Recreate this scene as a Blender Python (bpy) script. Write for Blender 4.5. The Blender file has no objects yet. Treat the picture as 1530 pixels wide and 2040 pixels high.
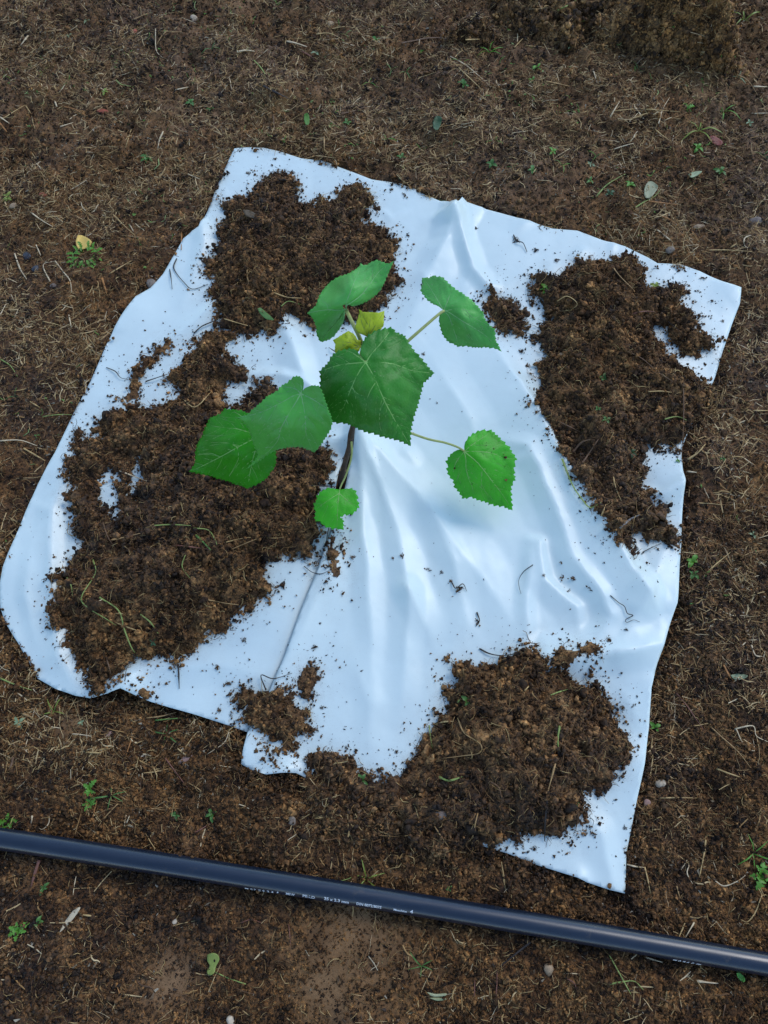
import bpy, bmesh, math, random
import numpy as np
from mathutils import Vector, Matrix
from mathutils.geometry import delaunay_2d_cdt

random.seed(7)
rng = np.random.default_rng(7)
R = math.radians
scene = bpy.context.scene
C = scene.collection

# ------------------------------------------------------------------ camera, sky, sun, exposure
PW, PH, F = 1530.0, 2040.0, 1541.0
PITCH, CAMZ = R(66.0), 1.03
cam = bpy.data.objects.new('camera', bpy.data.cameras.new('camera'))
C.objects.link(cam)
cam.location = (0, 0, CAMZ)
cam.rotation_euler = (R(90) - PITCH, 0, 0)
cam.data.sensor_fit = 'VERTICAL'
cam.data.sensor_height = 36.0
cam.data.lens = 36.0 * F / PH
cam.data.clip_start = 0.01
cam.data.clip_end = 300.0
scene.camera = cam

SUN_ELEV, SUN_AZ = R(46), R(48)          # azimuth from +Y towards +X
world = bpy.data.worlds.new('World')
scene.world = world
world.use_nodes = True
wn = world.node_tree.nodes
sky = wn.new('ShaderNodeTexSky')
sky.sky_type = 'NISHITA'
sky.sun_disc = False
sky.sun_elevation = SUN_ELEV
sky.sun_rotation = SUN_AZ
sky.dust_density = 0.3
sky.air_density = 1.0
sky.ozone_density = 2.0
wn['Background'].inputs['Strength'].default_value = 0.15
world.node_tree.links.new(sky.outputs[0], wn['Background'].inputs['Color'])

sl = bpy.data.lights.new('sun', 'SUN')
sl.energy = 0.66
sl.angle = R(25)
sl.color = (1.0, 0.97, 0.92)
sun = bpy.data.objects.new('sun', sl)
C.objects.link(sun)
sd = Vector((math.sin(SUN_AZ) * math.cos(SUN_ELEV), math.cos(SUN_AZ) * math.cos(SUN_ELEV), math.sin(SUN_ELEV)))
sun.rotation_euler = sd.to_track_quat('Z', 'Y').to_euler()
sun.location = sd * 20

vs = scene.view_settings
scene.display_settings.display_device = 'sRGB'
vs.view_transform = 'Standard'
vs.look = 'None'
vs.exposure = 0.82
vs.gamma = 1.0
vs.use_curve_mapping = False

# ------------------------------------------------------------------ numbers and noise
SP, CP = math.sin(PITCH), math.cos(PITCH)


def unproj(u, v, h):
    """photo pixel -> world x, y on the level plane z = h"""
    u = np.asarray(u, float); v = np.asarray(v, float)
    dx = (u - PW / 2) / F; dy = (PH / 2 - v) / F
    t = (CAMZ - h) / (SP - dy * CP)
    return dx * t, (CP + dy * SP) * t


_perm = np.random.default_rng(3).permutation(4096)


def _hash(ix, iy, seed):
    return _perm[(_perm[(ix + seed * 131) % 4096] + iy) % 4096]


def perlin(x, y, seed=0):
    ix = np.floor(x).astype(int); iy = np.floor(y).astype(int)
    fx = x - ix; fy = y - iy
    ux = fx * fx * fx * (fx * (fx * 6 - 15) + 10); uy = fy * fy * fy * (fy * (fy * 6 - 15) + 10)

    def g(a, b):
        an = _hash(ix + a, iy + b, seed) * (2 * math.pi / 4096)
        return np.cos(an) * (fx - a) + np.sin(an) * (fy - b)
    n0 = g(0, 0) * (1 - ux) + g(1, 0) * ux
    n1 = g(0, 1) * (1 - ux) + g(1, 1) * ux
    return (n0 * (1 - uy) + n1 * uy) * 1.5


def fbm(x, y, freq, octaves=4, seed=0, gain=0.5):
    x = np.asarray(x, float); y = np.asarray(y, float)
    s = 0; a = 1.0
    for o in range(octaves):
        s = s + a * perlin(x * freq + 17.3 * o, y * freq - 9.1 * o, seed + o)
        freq *= 2.03; a *= gain
    return s


def smooth(a, b, x):
    t = np.clip((x - a) / (b - a), 0, 1)
    return t * t * (3 - 2 * t)


def seg_dist(x, y, P):
    """distance to an open polyline, the parameter along it and the side (+1 left)"""
    x = np.asarray(x, float); y = np.asarray(y, float)
    best = np.full(x.shape, 1e9); par = np.zeros(x.shape); side = np.ones(x.shape)
    for i in range(len(P) - 1):
        ax, ay = P[i]; bx, by = P[i + 1]
        ex, ey = bx - ax, by - ay
        L2 = ex * ex + ey * ey + 1e-12
        t = np.clip(((x - ax) * ex + (y - ay) * ey) / L2, 0, 1)
        d = np.hypot(x - ax - t * ex, y - ay - t * ey)
        m = d < best
        best = np.where(m, d, best); par = np.where(m, i + t, par)
        side = np.where(m, np.sign(ex * (y - ay) - ey * (x - ax)), side)
    return best, par, side


def inside(x, y, P):
    x = np.asarray(x, float); y = np.asarray(y, float)
    c = np.zeros(x.shape, bool)
    n = len(P)
    for i in range(n):
        ax, ay = P[i]; bx, by = P[(i + 1) % n]
        if ay == by:
            continue
        k = ((ay > y) != (by > y)) & (x < (bx - ax) * (y - ay) / (by - ay) + ax)
        c ^= k
    return c


def sdf(x, y, P):
    d, _, _ = seg_dist(x, y, list(P) + [P[0]])
    return np.where(inside(x, y, P), -d, d)


def plan(px, h=0.010):
    x, y = unproj([p[0] for p in px], [p[1] for p in px], h)
    return list(zip(x.tolist(), y.tolist()))


# ------------------------------------------------------------------ photo outlines (photo pixels)
TOP = [(467, 295), (495, 293), (525, 294), (560, 302), (600, 315), (643, 319), (690, 338), (740, 357), (800, 366), (815, 372), (860, 393), (885, 400), (912, 402), (921, 392)]
TOPR = [(921, 392), (930, 402), (960, 412), (1040, 435), (1100, 455), (1150, 459), (1200, 478), (1245, 490), (1290, 512), (1310, 524), (1360, 527), (1405, 545), (1440, 560), (1477, 572)]
RIGHT = [(1474, 605), (1457, 650), (1440, 700), (1425, 750), (1405, 800), (1375, 850), (1358, 895), (1360, 930), (1361, 1000), (1358, 1075), (1354, 1130), (1350, 1200), (1330, 1260), (1310, 1320), (1298, 1370), (1293, 1450), (1285, 1520), (1272, 1580), (1258, 1650), (1248, 1700), (1247, 1750), (1245, 1780)]
BOTR = [(1215, 1773), (1170, 1758), (1150, 1748), (1075, 1725), (1010, 1700), (960, 1685), (900, 1660), (800, 1620), (700, 1576), (660, 1558), (640, 1550), (620, 1555), (590, 1540), (565, 1539), (530, 1543), (500, 1533), (480, 1522)]
SLITB = [(485, 1490), (493, 1460), (515, 1420), (540, 1370), (570, 1300), (600, 1215), (635, 1130), (660, 1060), (676, 1010), (684, 985), (691, 955), (697, 925), (702, 905), (705, 880), (707, 860), (710, 840), (712, 800)]
SEAM = [(735, 760), (790, 690), (820, 620), (850, 540), (890, 470), (905, 430)]
LEFT = [(455, 320), (430, 375), (402, 438), (396, 450), (382, 460), (365, 475), (345, 510), (325, 545), (300, 573), (270, 590), (240, 630), (210, 690), (180, 760), (150, 815), (110, 900), (75, 965), (50, 1020), (25, 1080), (5, 1130), (-2, 1170), (0, 1210), (10, 1240), (35, 1280), (60, 1325), (75, 1352), (110, 1372), (150, 1386), (180, 1391), (215, 1381), (240, 1371), (265, 1383), (300, 1398), (340, 1410), (390, 1424), (440, 1440), (490, 1457)]
SLITA = [(524, 1468), (570, 1375), (630, 1225), (662, 1130), (682, 1060), (684, 1020), (666, 982), (675, 938), (683, 918), (690, 895), (693, 865), (699, 845), (712, 800)]

FILM_ALL = TOP[:-1] + TOPR + RIGHT + BOTR + SLITB[:2] + list(reversed(LEFT))
FILM_P = plan(FILM_ALL)

# folds of the film: polyline, heights in mm, half widths in mm on the left and right of its direction
FOLDS_PX = [
    ([(975, 670), (1060, 800), (1110, 900), (1190, 1020), (1270, 1160), (1315, 1228)], [4, 20, 26, 28, 20, 2], 15, 46),
    ([(1000, 868), (1050, 890), (1100, 1000), (1140, 1110), (1195, 1180), (1217, 1225), (1190, 1275)], [2, 8, 9, 8, 9, 8, 2], 10, 12),
    ([(1045, 1066), (1075, 1078), (1085, 1150), (1150, 1210), (1156, 1260)], [1, 9, 9, 8, 1], 8, 14),
    ([(1058, 1080), (1052, 1180), (1048, 1290)], [2, 7, 2], 8, 8),
    ([(712, 850), (722, 1000), (735, 1200), (745, 1420)], [14, 9, 6, 1], 12, 12),
    ([(714, 850), (790, 1050), (812, 1172), (870, 1290)], [14, 7, 10, 1], 18, 12),
    ([(812, 1172), (810, 1290), (795, 1420)], [9, 6, 1], 12, 12),
    ([(715, 850), (850, 1000), (960, 1150), (1050, 1280)], [12, 8, 6, 1], 25, 20),
    ([(860, 1010), (905, 1120), (930, 1240)], [3, 7, 2], 12, 16),
    ([(921, 390), (900, 430), (890, 475), (850, 545), (820, 625), (790, 690), (740, 770)], [22, 20, 16, 6, 3, 3, 5], 22, 16),
    ([(905, 425), (925, 480), (940, 530), (975, 562), (1005, 560)], [10, 14, 11, 8, 1], 14, 9),
    ([(855, 432), (880, 425), (905, 430)], [2, 9, 6], 10, 12),
    ([(560, 622), (585, 690), (610, 760), (645, 790)], [9, 10, 8, 1], 14, 18),
    ([(470, 735), (560, 742), (620, 765)], [2, 8, 5], 8, 14),
    ([(130, 930), (100, 1010), (95, 1150), (110, 1300), (150, 1370)], [3, 9, 11, 10, 3], 10, 14),
    ([(60, 1060), (45, 1180), (70, 1300)], [2, 7, 2], 10, 8),
    ([(320, 690), (385, 640), (420, 610), (455, 598)], [2, 7, 9, 3], 12, 10),
    ([(360, 600), (385, 540), (405, 470), (400, 442)], [1, 5, 8, 6], 10, 10),
    ([(1040, 1345), (1100, 1318), (1230, 1300), (1318, 1285)], [10, 18, 18, 10], 22, 14),
    ([(1270, 975), (1320, 985), (1365, 958)], [2, 9, 7], 8, 10),
    ([(1330, 1090), (1280, 1200), (1240, 1270)], [2, 8, 2], 12, 14),
    ([(638, 892), (665, 872), (694, 868)], [3, 12, 12], 12, 10),
    ([(700, 1290), (735, 1400), (740, 1500)], [1, 4, 1], 12, 12),
    ([(160, 1375), (300, 1330), (420, 1320), (520, 1340)], [3, 5, 5, 1], 14, 14),
    ([(690, 1060), (600, 1250), (545, 1370)], [3, 6, 3], 20, 10),
    ([(860, 700), (900, 770), (940, 830), (960, 900)], [2, 7, 7, 1], 20, 26),
    ([(1150, 1600), (1200, 1660), (1225, 1760)], [2, 5, 4], 12, 14),
]
FOLDS = [(plan(p, 0.012), [a * 1.12 / 1000 for a in hs], wl / 1000, wr / 1000) for p, hs, wl, wr in FOLDS_PX]
_r = np.random.default_rng(12)
_cx, _cy = [float(q) for q in unproj(700, 900, 0.01)]
for _k in range(80):
    ox, oy = _r.uniform(-0.55, 0.55), _r.uniform(0.1, 1.1)
    an = math.atan2(oy - _cy, ox - _cx) + _r.normal(0, 0.55)
    ln = _r.uniform(0.03, 0.11); hh_ = _r.uniform(0.0010, 0.0030); w_ = _r.uniform(0.004, 0.012); bend = _r.normal(0, 0.2)
    pts_ = [(ox + ln * t * math.cos(an + bend * t), oy + ln * t * math.sin(an + bend * t)) for t in (0, .35, .7, 1)]
    FOLDS.append((pts_, [0, hh_, hh_ * 0.8, 0], w_, w_ * _r.uniform(0.5, 1.6)))
FBOX = []
for P_, hs_, wl_, wr_ in FOLDS:
    m_ = 4.6 * max(wl_, wr_)
    FBOX.append((min(p[0] for p in P_) - m_, max(p[0] for p in P_) + m_, min(p[1] for p in P_) - m_, max(p[1] for p in P_) + m_))
LIFTS_PX = [(238, 1368, 16, 30), (1352, 1190, 10, 50), (1300, 1360, 10, 45), (1362, 960, 10, 40), (920, 394, 6, 25), (20, 1120, 8, 50), (345, 1412, 7, 45), (560, 1538, 10, 22), (1476, 572, 7, 40), (400, 445, 6, 30), (250, 620, 6, 40), (1160, 1752, 5, 14), (490, 1500, 5, 25), (1285, 1520, 6, 40), (100, 910, 6, 50)]
LIFTS = [(*[float(q) for q in unproj(u, v, 0.012)], a / 1000, r / 1000) for u, v, a, r in LIFTS_PX]


def H_low(x, y):
    return 0.006 * fbm(x, y, 1.7, 2, 40) - 0.006


DIPS_PX = [(20, 955, 16, 45), (60, 900, 8, 30), (1430, 1590, 12, 30), (1450, 640, 8, 60), (1440, 1000, 8, 40), (60, 470, 12, 60), (130, 33, 18, 22), (605, 55, 14, 30), (620, 115, 12, 24), (30, 300, 8, 60), (1000, 190, 6, 40), (270, 1800, 6, 60), (380, 1950, 6, 70)]
DIPS = [(*[float(q) for q in unproj(u, v, 0.0)], a / 1000, r / 1000) for u, v, a, r in DIPS_PX]
BUMPS_PX = [(150, 560, 10, 50), (520, 170, 16, 60), (900, 100, 14, 60), (470, 120, 12, 50), (870, 245, 14, 35), (1200, 170, 14, 60), (330, 60, 14, 50), (1330, 230, 14, 60), (1480, 480, 10, 50), (1420, 930, 12, 40), (780, 90, 14, 50), (600, 30, 18, 60), (560, 1640, 10, 60), (280, 210, 12, 60), (700, 240, 8, 60)]
BUMPS = [(*[float(q) for q in unproj(u, v, 0.0)], a / 1000, r / 1000) for u, v, a, r in BUMPS_PX]
_r = np.random.default_rng(5)
for _k in range(46):
    _u, _v = _r.uniform(-100, 1630), _r.uniform(-60, 300)
    _x, _y = [float(q) for q in unproj(_u, _v, 0.0)]
    BUMPS.append((_x, _y, _r.uniform(0.006, 0.017), _r.uniform(0.014, 0.035)))
for _u, _v in ((1440, 700), (1480, 900), (1420, 1250), (1490, 1400), (1360, 1640), (1460, 1560), (60, 700), (150, 650), (250, 420), (330, 350), (40, 1500), (250, 1580), (420, 1560), (380, 1700), (120, 1900), (500, 2000), (1000, 1950), (1250, 2000), (1330, 1700), (560, 1700)):
    _x, _y = [float(q) for q in unproj(_u, _v, 0.0)]
    BUMPS.append((_x, _y, _r.uniform(0.004, 0.010), _r.uniform(0.014, 0.030)))
SMOOTH_PX = [(720, 1880, 150), (330, 1950, 70), (640, 1960, 100), (140, 1440, 45), (1400, 180, 60)]
SMOOTH_P = [(*[float(q) for q in unproj(u, v, 0.0)], r / 1541 * 0.93) for u, v, r in SMOOTH_PX]


def pipe_y(x):
    a_ = [unproj(p_[0], p_[1], 0.0105) for p_ in ((0, 1671), (380, 1730), (765, 1791), (1150, 1856), (1530, 1921))]
    return np.polyval(np.polyfit([float(q_[0]) for q_ in a_], [float(q_[1]) for q_ in a_], 2), np.clip(x, -0.7, 0.7))


def dryness(x, y):
    s = np.zeros(np.shape(x))
    for cx, cy, r in SMOOTH_P:
        s = np.maximum(s, np.exp(-((x - cx) ** 2 + (y - cy) ** 2) / (r * r) * 1.6))
    return np.clip(s + 0.25 * fbm(x, y, 14, 3, 77) * s, 0, 1)


def H_ground(x, y, film=True):
    x = np.asarray(x, float); y = np.asarray(y, float)
    h = H_low(x, y)
    for cx, cy, a, r in DIPS:
        h = h - a * np.exp(-((x - cx) ** 2 + (y - cy) ** 2) / (r * r))
    rag = np.clip(1 + 0.7 * fbm(x, y, 18, 2, 5), 0.35, 2)
    for cx, cy, a, r in BUMPS:
        h = h + a * np.exp(-((x - cx) ** 2 + (y - cy) ** 2) / (r * r) * rag)
    amp = 1 - 0.75 * dryness(x, y)
    far = 0.6 + 0.7 * smooth(0.5, 1.5, y)
    h = h + amp * far * (0.010 * fbm(x, y, 9, 3, 1) + 0.0055 * np.abs(fbm(x, y, 42, 3, 9)) + 0.0028 * fbm(x, y, 110, 2, 15))
    if film:
        d = sdf(x, y, FILM_P)
        k = smooth(0.03, -0.005, d)
        h = h * (1 - k) + k * (H_low(x, y) - 0.012)
    return h


def H_film(x, y):
    x = np.asarray(x, float); y = np.asarray(y, float)
    shp = x.shape
    x = x.ravel(); y = y.ravel()
    h = H_low(x, y) + 0.004
    wx = x + 0.0025 * fbm(x, y, 18, 2, 301); wy = y + 0.0025 * fbm(x, y, 18, 2, 311)
    for (P, hs, wl, wr), (bx0, bx1, by0, by1) in zip(FOLDS, FBOX):
        k = np.nonzero((wx > bx0) & (wx < bx1) & (wy > by0) & (wy < by1))[0]
        if not len(k):
            continue
        d, t, s = seg_dist(wx[k], wy[k], P)
        a = np.interp(t, np.arange(len(hs)), hs)
        w = np.where(s > 0, wl, wr)
        e = 0.0009
        f = np.clip(1 - (np.sqrt(d * d + e * e) - e) / (2.1 * w), 0, 1) ** 1.3
        h[k] += a * f
    for cx, cy, a, r in LIFTS:
        h = h + a * np.exp(-((x - cx) ** 2 + (y - cy) ** 2) / (r * r))
    h = h + 0.0009 * fbm(x, y, 9, 2, 60) + 0.0010 * np.abs(fbm(x * 1.0 + 0.35 * y, y * 0.6 - 0.4 * x, 13, 1, 66)) + 0.0002 * np.abs(fbm(x, y, 60, 2, 68))
    return h.reshape(shp)


PILES = []      # (x0, y0, step, array of heights or nan)


def H_base(x, y):
    x = np.asarray(x, float); y = np.asarray(y, float)
    ins = inside(x, y, FILM_P)
    return np.where(ins, H_film(x, y), H_ground(x, y, False))


def H_top(x, y):
    x = np.atleast_1d(np.asarray(x, float)); y = np.atleast_1d(np.asarray(y, float))
    ins = inside(x, y, FILM_P)
    h = np.zeros(x.shape)
    if ins.any():
        h[ins] = H_film(x[ins], y[ins])
    if not ins.all():
        h[~ins] = H_ground(x[~ins], y[~ins])
    for x0, y0, st, A in PILES:
        i = (x - x0) / st; j = (y - y0) / st
        m = (i >= 0) & (j >= 0) & (i < A.shape[1] - 1) & (j < A.shape[0] - 1)
        if m.any():
            ii = i[m].astype(int); jj = j[m].astype(int)
            fi = i[m] - ii; fj = j[m] - jj
            q = (A[jj, ii] * (1 - fi) + A[jj, ii + 1] * fi) * (1 - fj) + (A[jj + 1, ii] * (1 - fi) + A[jj + 1, ii + 1] * fi) * fj
            h[m] = np.fmax(h[m], q)
    return h


def on_top(u, v):
    """photo pixel -> world point on whatever lies uppermost there"""
    u = np.atleast_1d(np.asarray(u, float)); v = np.atleast_1d(np.asarray(v, float))
    h = np.zeros(u.shape)
    for _ in range(6):
        x, y = unproj(u, v, h)
        h = 0.4 * h + 0.6 * H_top(x, y)
    x, y = unproj(u, v, h)
    return np.stack([x, y, H_top(x, y)], 1)


def pxm(u, v):
    """metres per photo pixel about there"""
    dy = (PH / 2 - v) / F
    return CAMZ / (SP - dy * CP) / F


# ------------------------------------------------------------------ objects, names, labels
def tag(o, label=None, cat=None, group=None, kind=None):
    if label: o['label'] = label
    if cat: o['category'] = cat
    if group: o['group'] = group
    if kind: o['kind'] = kind
    return o


def link(name, me, mat=None, parent=None, smooth_=True):
    o = bpy.data.objects.new(name, me)
    C.objects.link(o)
    if mat is not None and not me.materials:
        for m in (mat if isinstance(mat, (list, tuple)) else [mat]):
            me.materials.append(m)
    if smooth_ and len(me.polygons):
        me.polygons.foreach_set('use_smooth', [True] * len(me.polygons))
    if parent is not None:
        o.parent = parent
    return o


def mesh(name, V, Fc):
    me = bpy.data.meshes.new(name)
    me.from_pydata([tuple(map(float, v)) for v in V] if not isinstance(V, np.ndarray) else V.tolist(), [], Fc.tolist() if isinstance(Fc, np.ndarray) else Fc)
    me.update()
    return me


def empty(name, loc=(0, 0, 0), rz=0):
    o = bpy.data.objects.new(name, None)
    C.objects.link(o)
    o.location = loc
    o.rotation_euler = (0, 0, rz)
    o.empty_display_size = 0.02
    return o


# ------------------------------------------------------------------ materials
def new_mat(name):
    m = bpy.data.materials.new(name)
    m.use_nodes = True
    nt = m.node_tree
    b = nt.nodes['Principled BSDF']
    return m, nt, b


def N(nt, t, **kw):
    n = nt.nodes.new(t)
    for k, v in kw.items():
        if k in n.inputs:
            n.inputs[k].default_value = v
        else:
            setattr(n, k, v)
    return n


def ramp(nt, src, stops, interp='LINEAR'):
    r = nt.nodes.new('ShaderNodeValToRGB')
    r.color_ramp.interpolation = interp
    e = r.color_ramp.elements
    while len(e) < len(stops):
        e.new(0.5)
    for el, (p, c) in zip(e, stops):
        el.position = p
        el.color = (*c, 1)
    nt.links.new(src, r.inputs['Fac'])
    return r


def mixc(nt, fac, a, b, mode='MIX'):
    m = nt.nodes.new('ShaderNodeMix')
    m.data_type = 'RGBA'
    m.blend_type = mode
    for s, v in ((m.inputs[0], fac), (m.inputs[6], a), (m.inputs[7], b)):
        if hasattr(v, 'node'):
            nt.links.new(v, s)
        elif isinstance(v, (tuple, list)):
            s.default_value = (*v, 1) if len(v) == 3 else v
        else:
            s.default_value = v
    return m.outputs[2]


def noise(nt, scale, detail=6, rough=0.6, vec=None, dist=0.0):
    n = nt.nodes.new('ShaderNodeTexNoise')
    n.inputs['Scale'].default_value = scale
    n.inputs['Detail'].default_value = detail
    n.inputs['Roughness'].default_value = rough
    n.inputs['Distortion'].default_value = dist
    if vec is not None:
        nt.links.new(vec, n.inputs['Vector'])
    return n.outputs[0]


def bump(nt, b, h, strength=0.5, dist=0.001):
    n = nt.nodes.new('ShaderNodeBump')
    n.inputs['Strength'].default_value = strength
    n.inputs['Distance'].default_value = dist
    nt.links.new(h, n.inputs['Height'])
    nt.links.new(n.outputs[0], b.inputs['Normal'])


def geo_pos(nt):
    return nt.nodes.new('ShaderNodeNewGeometry').outputs['Position']


def soil_material(name, gain=1.0, per_random=False, dry=False, tint=(1, 1, 1)):
    m, nt, b = new_mat(name)
    pos = geo_pos(nt)

    def c(r, g, bl):
        return (r * gain * tint[0], g * gain * tint[1], bl * gain * tint[2])
    n1 = noise(nt, 26, 8, 0.65, pos)
    r1 = ramp(nt, n1, [(0.30, c(0.024, 0.0115, 0.0045)), (0.46, c(0.094, 0.046, 0.0160)), (0.60, c(0.178, 0.094, 0.035)), (0.75, c(0.285, 0.162, 0.066))])
    n2 = noise(nt, 230, 5, 0.7, pos)
    r2 = ramp(nt, n2, [(0.34, (0.20, 0.19, 0.18)), (0.50, (0.85, 0.85, 0.85)), (0.68, (2.0, 1.9, 1.75))])
    col = mixc(nt, 1.0, r1.outputs[0], r2.outputs[0], 'MULTIPLY')
    n3 = noise(nt, 3.2, 3, 0.5, pos)
    r3 = ramp(nt, n3, [(0.35, (0.72, 0.72, 0.76)), (0.65, (1.2, 1.17, 1.1))])
    col = mixc(nt, 1.0, col, r3.outputs[0], 'MULTIPLY')
    if per_random:
        oi = nt.nodes.new('ShaderNodeObjectInfo')
        rr = ramp(nt, oi.outputs['Random'], [(0.0, (0.16, 0.16, 0.16)), (0.45, (0.75, 0.74, 0.73)), (0.82, (1.5, 1.46, 1.4)), (1.0, (2.3, 2.25, 2.1))])
        col = mixc(nt, 1.0, col, rr.outputs[0], 'MULTIPLY')
    if dry:
        at = nt.nodes.new('ShaderNodeAttribute')
        at.attribute_name = 'dry'
        n4 = noise(nt, 60, 6, 0.7, pos)
        rd = ramp(nt, n4, [(0.3, (0.185, 0.098, 0.040)), (0.7, (0.295, 0.162, 0.070))])
        col = mixc(nt, at.outputs['Fac'], col, rd.outputs[0])
    nt.links.new(col, b.inputs['Base Color'])
    rg_ = ramp(nt, n3, [(0.35, (0.55, 0.55, 0.55)), (0.6, (0.9, 0.9, 0.9))])
    nt.links.new(rg_.outputs[0], b.inputs['Roughness'])
    b.inputs['Specular IOR Level'].default_value = 0.30
    bump(nt, b, n2, 0.7, 0.002)
    return m


M_GROUND = soil_material('wet_soil', 0.98, dry=True, tint=(1.08, 1.0, 0.92))
M_PILE = soil_material('peat_soil', 1.25)
M_CRUMB = soil_material('soil_crumb', 1.2, per_random=True)
M_GCRUMB = soil_material('ground_crumb', 0.95, per_random=True, tint=(1.02, 1.0, 0.96))
M_HEAP = soil_material('heap_soil', 1.9, tint=(1.0, 1.04, 1.02))
M_HEAPC = soil_material('heap_crumb', 1.8, per_random=True, tint=(1.0, 1.04, 1.02))
M_SPECK = soil_material('dark_speck', 0.5, per_random=True)


def fibre_material(name, stops, rough=0.6):
    m, nt, b = new_mat(name)
    oi = nt.nodes.new('ShaderNodeObjectInfo')
    r = ramp(nt, oi.outputs['Random'], stops)
    n = noise(nt, 90, 4, 0.6, geo_pos(nt))
    r2 = ramp(nt, n, [(0.3, (0.6, 0.58, 0.55)), (0.7, (1.25, 1.22, 1.18))])
    nt.links.new(mixc(nt, 1.0, r.outputs[0], r2.outputs[0], 'MULTIPLY'), b.inputs['Base Color'])
    b.inputs['Roughness'].default_value = rough
    b.inputs['Specular IOR Level'].default_value = 0.35
    return m


M_STRAW = fibre_material('straw_bits', [(0.0, (0.07, 0.034, 0.013)), (0.2, (0.19, 0.092, 0.030)), (0.45, (0.36, 0.20, 0.065)), (0.72, (0.52, 0.35, 0.14)), (0.92, (0.64, 0.46, 0.22)), (1.0, (0.78, 0.62, 0.38))])
M_FIBRE = fibre_material('root_fibre', [(0.0, (0.04, 0.02, 0.01)), (0.40, (0.13, 0.062, 0.023)), (0.70, (0.30, 0.165, 0.058)), (0.90, (0.48, 0.32, 0.125)), (1.0, (0.62, 0.45, 0.19))], 0.75)
M_CHIP = fibre_material('litter_chip', [(0.0, (0.04, 0.025, 0.016)), (0.45, (0.12, 0.072, 0.036)), (0.75, (0.22, 0.145, 0.075)), (0.92, (0.27, 0.23, 0.15)), (1.0, (0.42, 0.36, 0.26))])
M_GREENBIT = fibre_material('green_bits', [(0.0, (0.08, 0.16, 0.02)), (0.6, (0.17, 0.30, 0.05)), (1.0, (0.34, 0.42, 0.15))])


def plain(name, col, rough=0.6, var=0.25, scale=140, spec=0.4, bumpd=0.0):
    m, nt, b = new_mat(name)
    n = noise(nt, scale, 5, 0.65, geo_pos(nt))
    lo = tuple(c * (1 - var) for c in col); hi = tuple(min(1, c * (1 + var)) for c in col)
    r = ramp(nt, n, [(0.32, lo), (0.68, hi)])
    nt.links.new(r.outputs[0], b.inputs['Base Color'])
    b.inputs['Roughness'].default_value = rough
    b.inputs['Specular IOR Level'].default_value = spec
    if bumpd:
        bump(nt, b, n, 0.6, bumpd)
    return m


COL = {
    'pale': (0.66, 0.50, 0.29), 'tan': (0.42, 0.25, 0.095), 'straw': (0.52, 0.34, 0.13), 'brown': (0.16, 0.085, 0.04), 'orange': (0.40, 0.17, 0.045),
    'dark': (0.030, 0.020, 0.014), 'green': (0.13, 0.24, 0.045), 'lime': (0.27, 0.33, 0.08), 'grey': (0.22, 0.20, 0.18), 'reddish': (0.22, 0.09, 0.055),
}
MS = {k: plain('stalk_' + k, c, 0.55, 0.3, 220) for k, c in COL.items()}


def leafy(name, col, vein=None, trans=0.14, rough=0.42, under=None, quilt=260, spec=0.4):
    m, nt, b = new_mat(name)
    pos = geo_pos(nt)
    n = noise(nt, 22, 4, 0.6, pos)
    lo = tuple(c * 0.80 for c in col); hi = tuple(c * 1.2 for c in col)
    r = ramp(nt, n, [(0.3, lo), (0.7, hi)])
    col1 = r.outputs[0]
    vor = nt.nodes.new('ShaderNodeTexVoronoi')
    vor.feature = 'DISTANCE_TO_EDGE'
    vor.inputs['Scale'].default_value = quilt
    nt.links.new(pos, vor.inputs['Vector'])
    rv = ramp(nt, vor.outputs['Distance'], [(0.0, (1.0, 1.0, 1.0)), (0.10, (0.0, 0.0, 0.0))])
    col1 = mixc(nt, 0.0, col1, col1)
    mx = nt.nodes.new('ShaderNodeMath'); mx.operation = 'MULTIPLY'; mx.inputs[1].default_value = 0.30
    nt.links.new(rv.outputs[0], mx.inputs[0])
    col1 = mixc(nt, mx.outputs[0], col1, vein or tuple(min(1, c * 1.8 + 0.03) for c in col))
    n5 = noise(nt, 420, 2, 0.5, pos)
    rs = ramp(nt, n5, [(0.69, (0, 0, 0)), (0.74, (1, 1, 1))])
    mx2 = nt.nodes.new('ShaderNodeMath'); mx2.operation = 'MULTIPLY'; mx2.inputs[1].default_value = 0.5
    nt.links.new(rs.outputs[0], mx2.inputs[0])
    col1 = mixc(nt, mx2.outputs[0], col1, (0.30, 0.36, 0.17))
    nt.links.new(col1, b.inputs['Base Color'])
    b.inputs['Roughness'].default_value = rough
    b.inputs['Specular IOR Level'].default_value = spec
    bump(nt, b, vor.outputs['Distance'], 0.35, 0.0008)
    if trans:
        tr = nt.nodes.new('ShaderNodeBsdfTranslucent')
        tr.inputs['Color'].default_value = (col[0] * 1.9 + 0.02, col[1] * 1.6 + 0.03, col[2] * 0.8, 1)
        mix = nt.nodes.new('ShaderNodeMixShader')
        mix.inputs[0].default_value = trans
        out = nt.nodes['Material Output']
        nt.links.new(b.outputs[0], mix.inputs[1])
        nt.links.new(tr.outputs[0], mix.inputs[2])
        nt.links.new(mix.outputs[0], out.inputs['Surface'])
    return m


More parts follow.
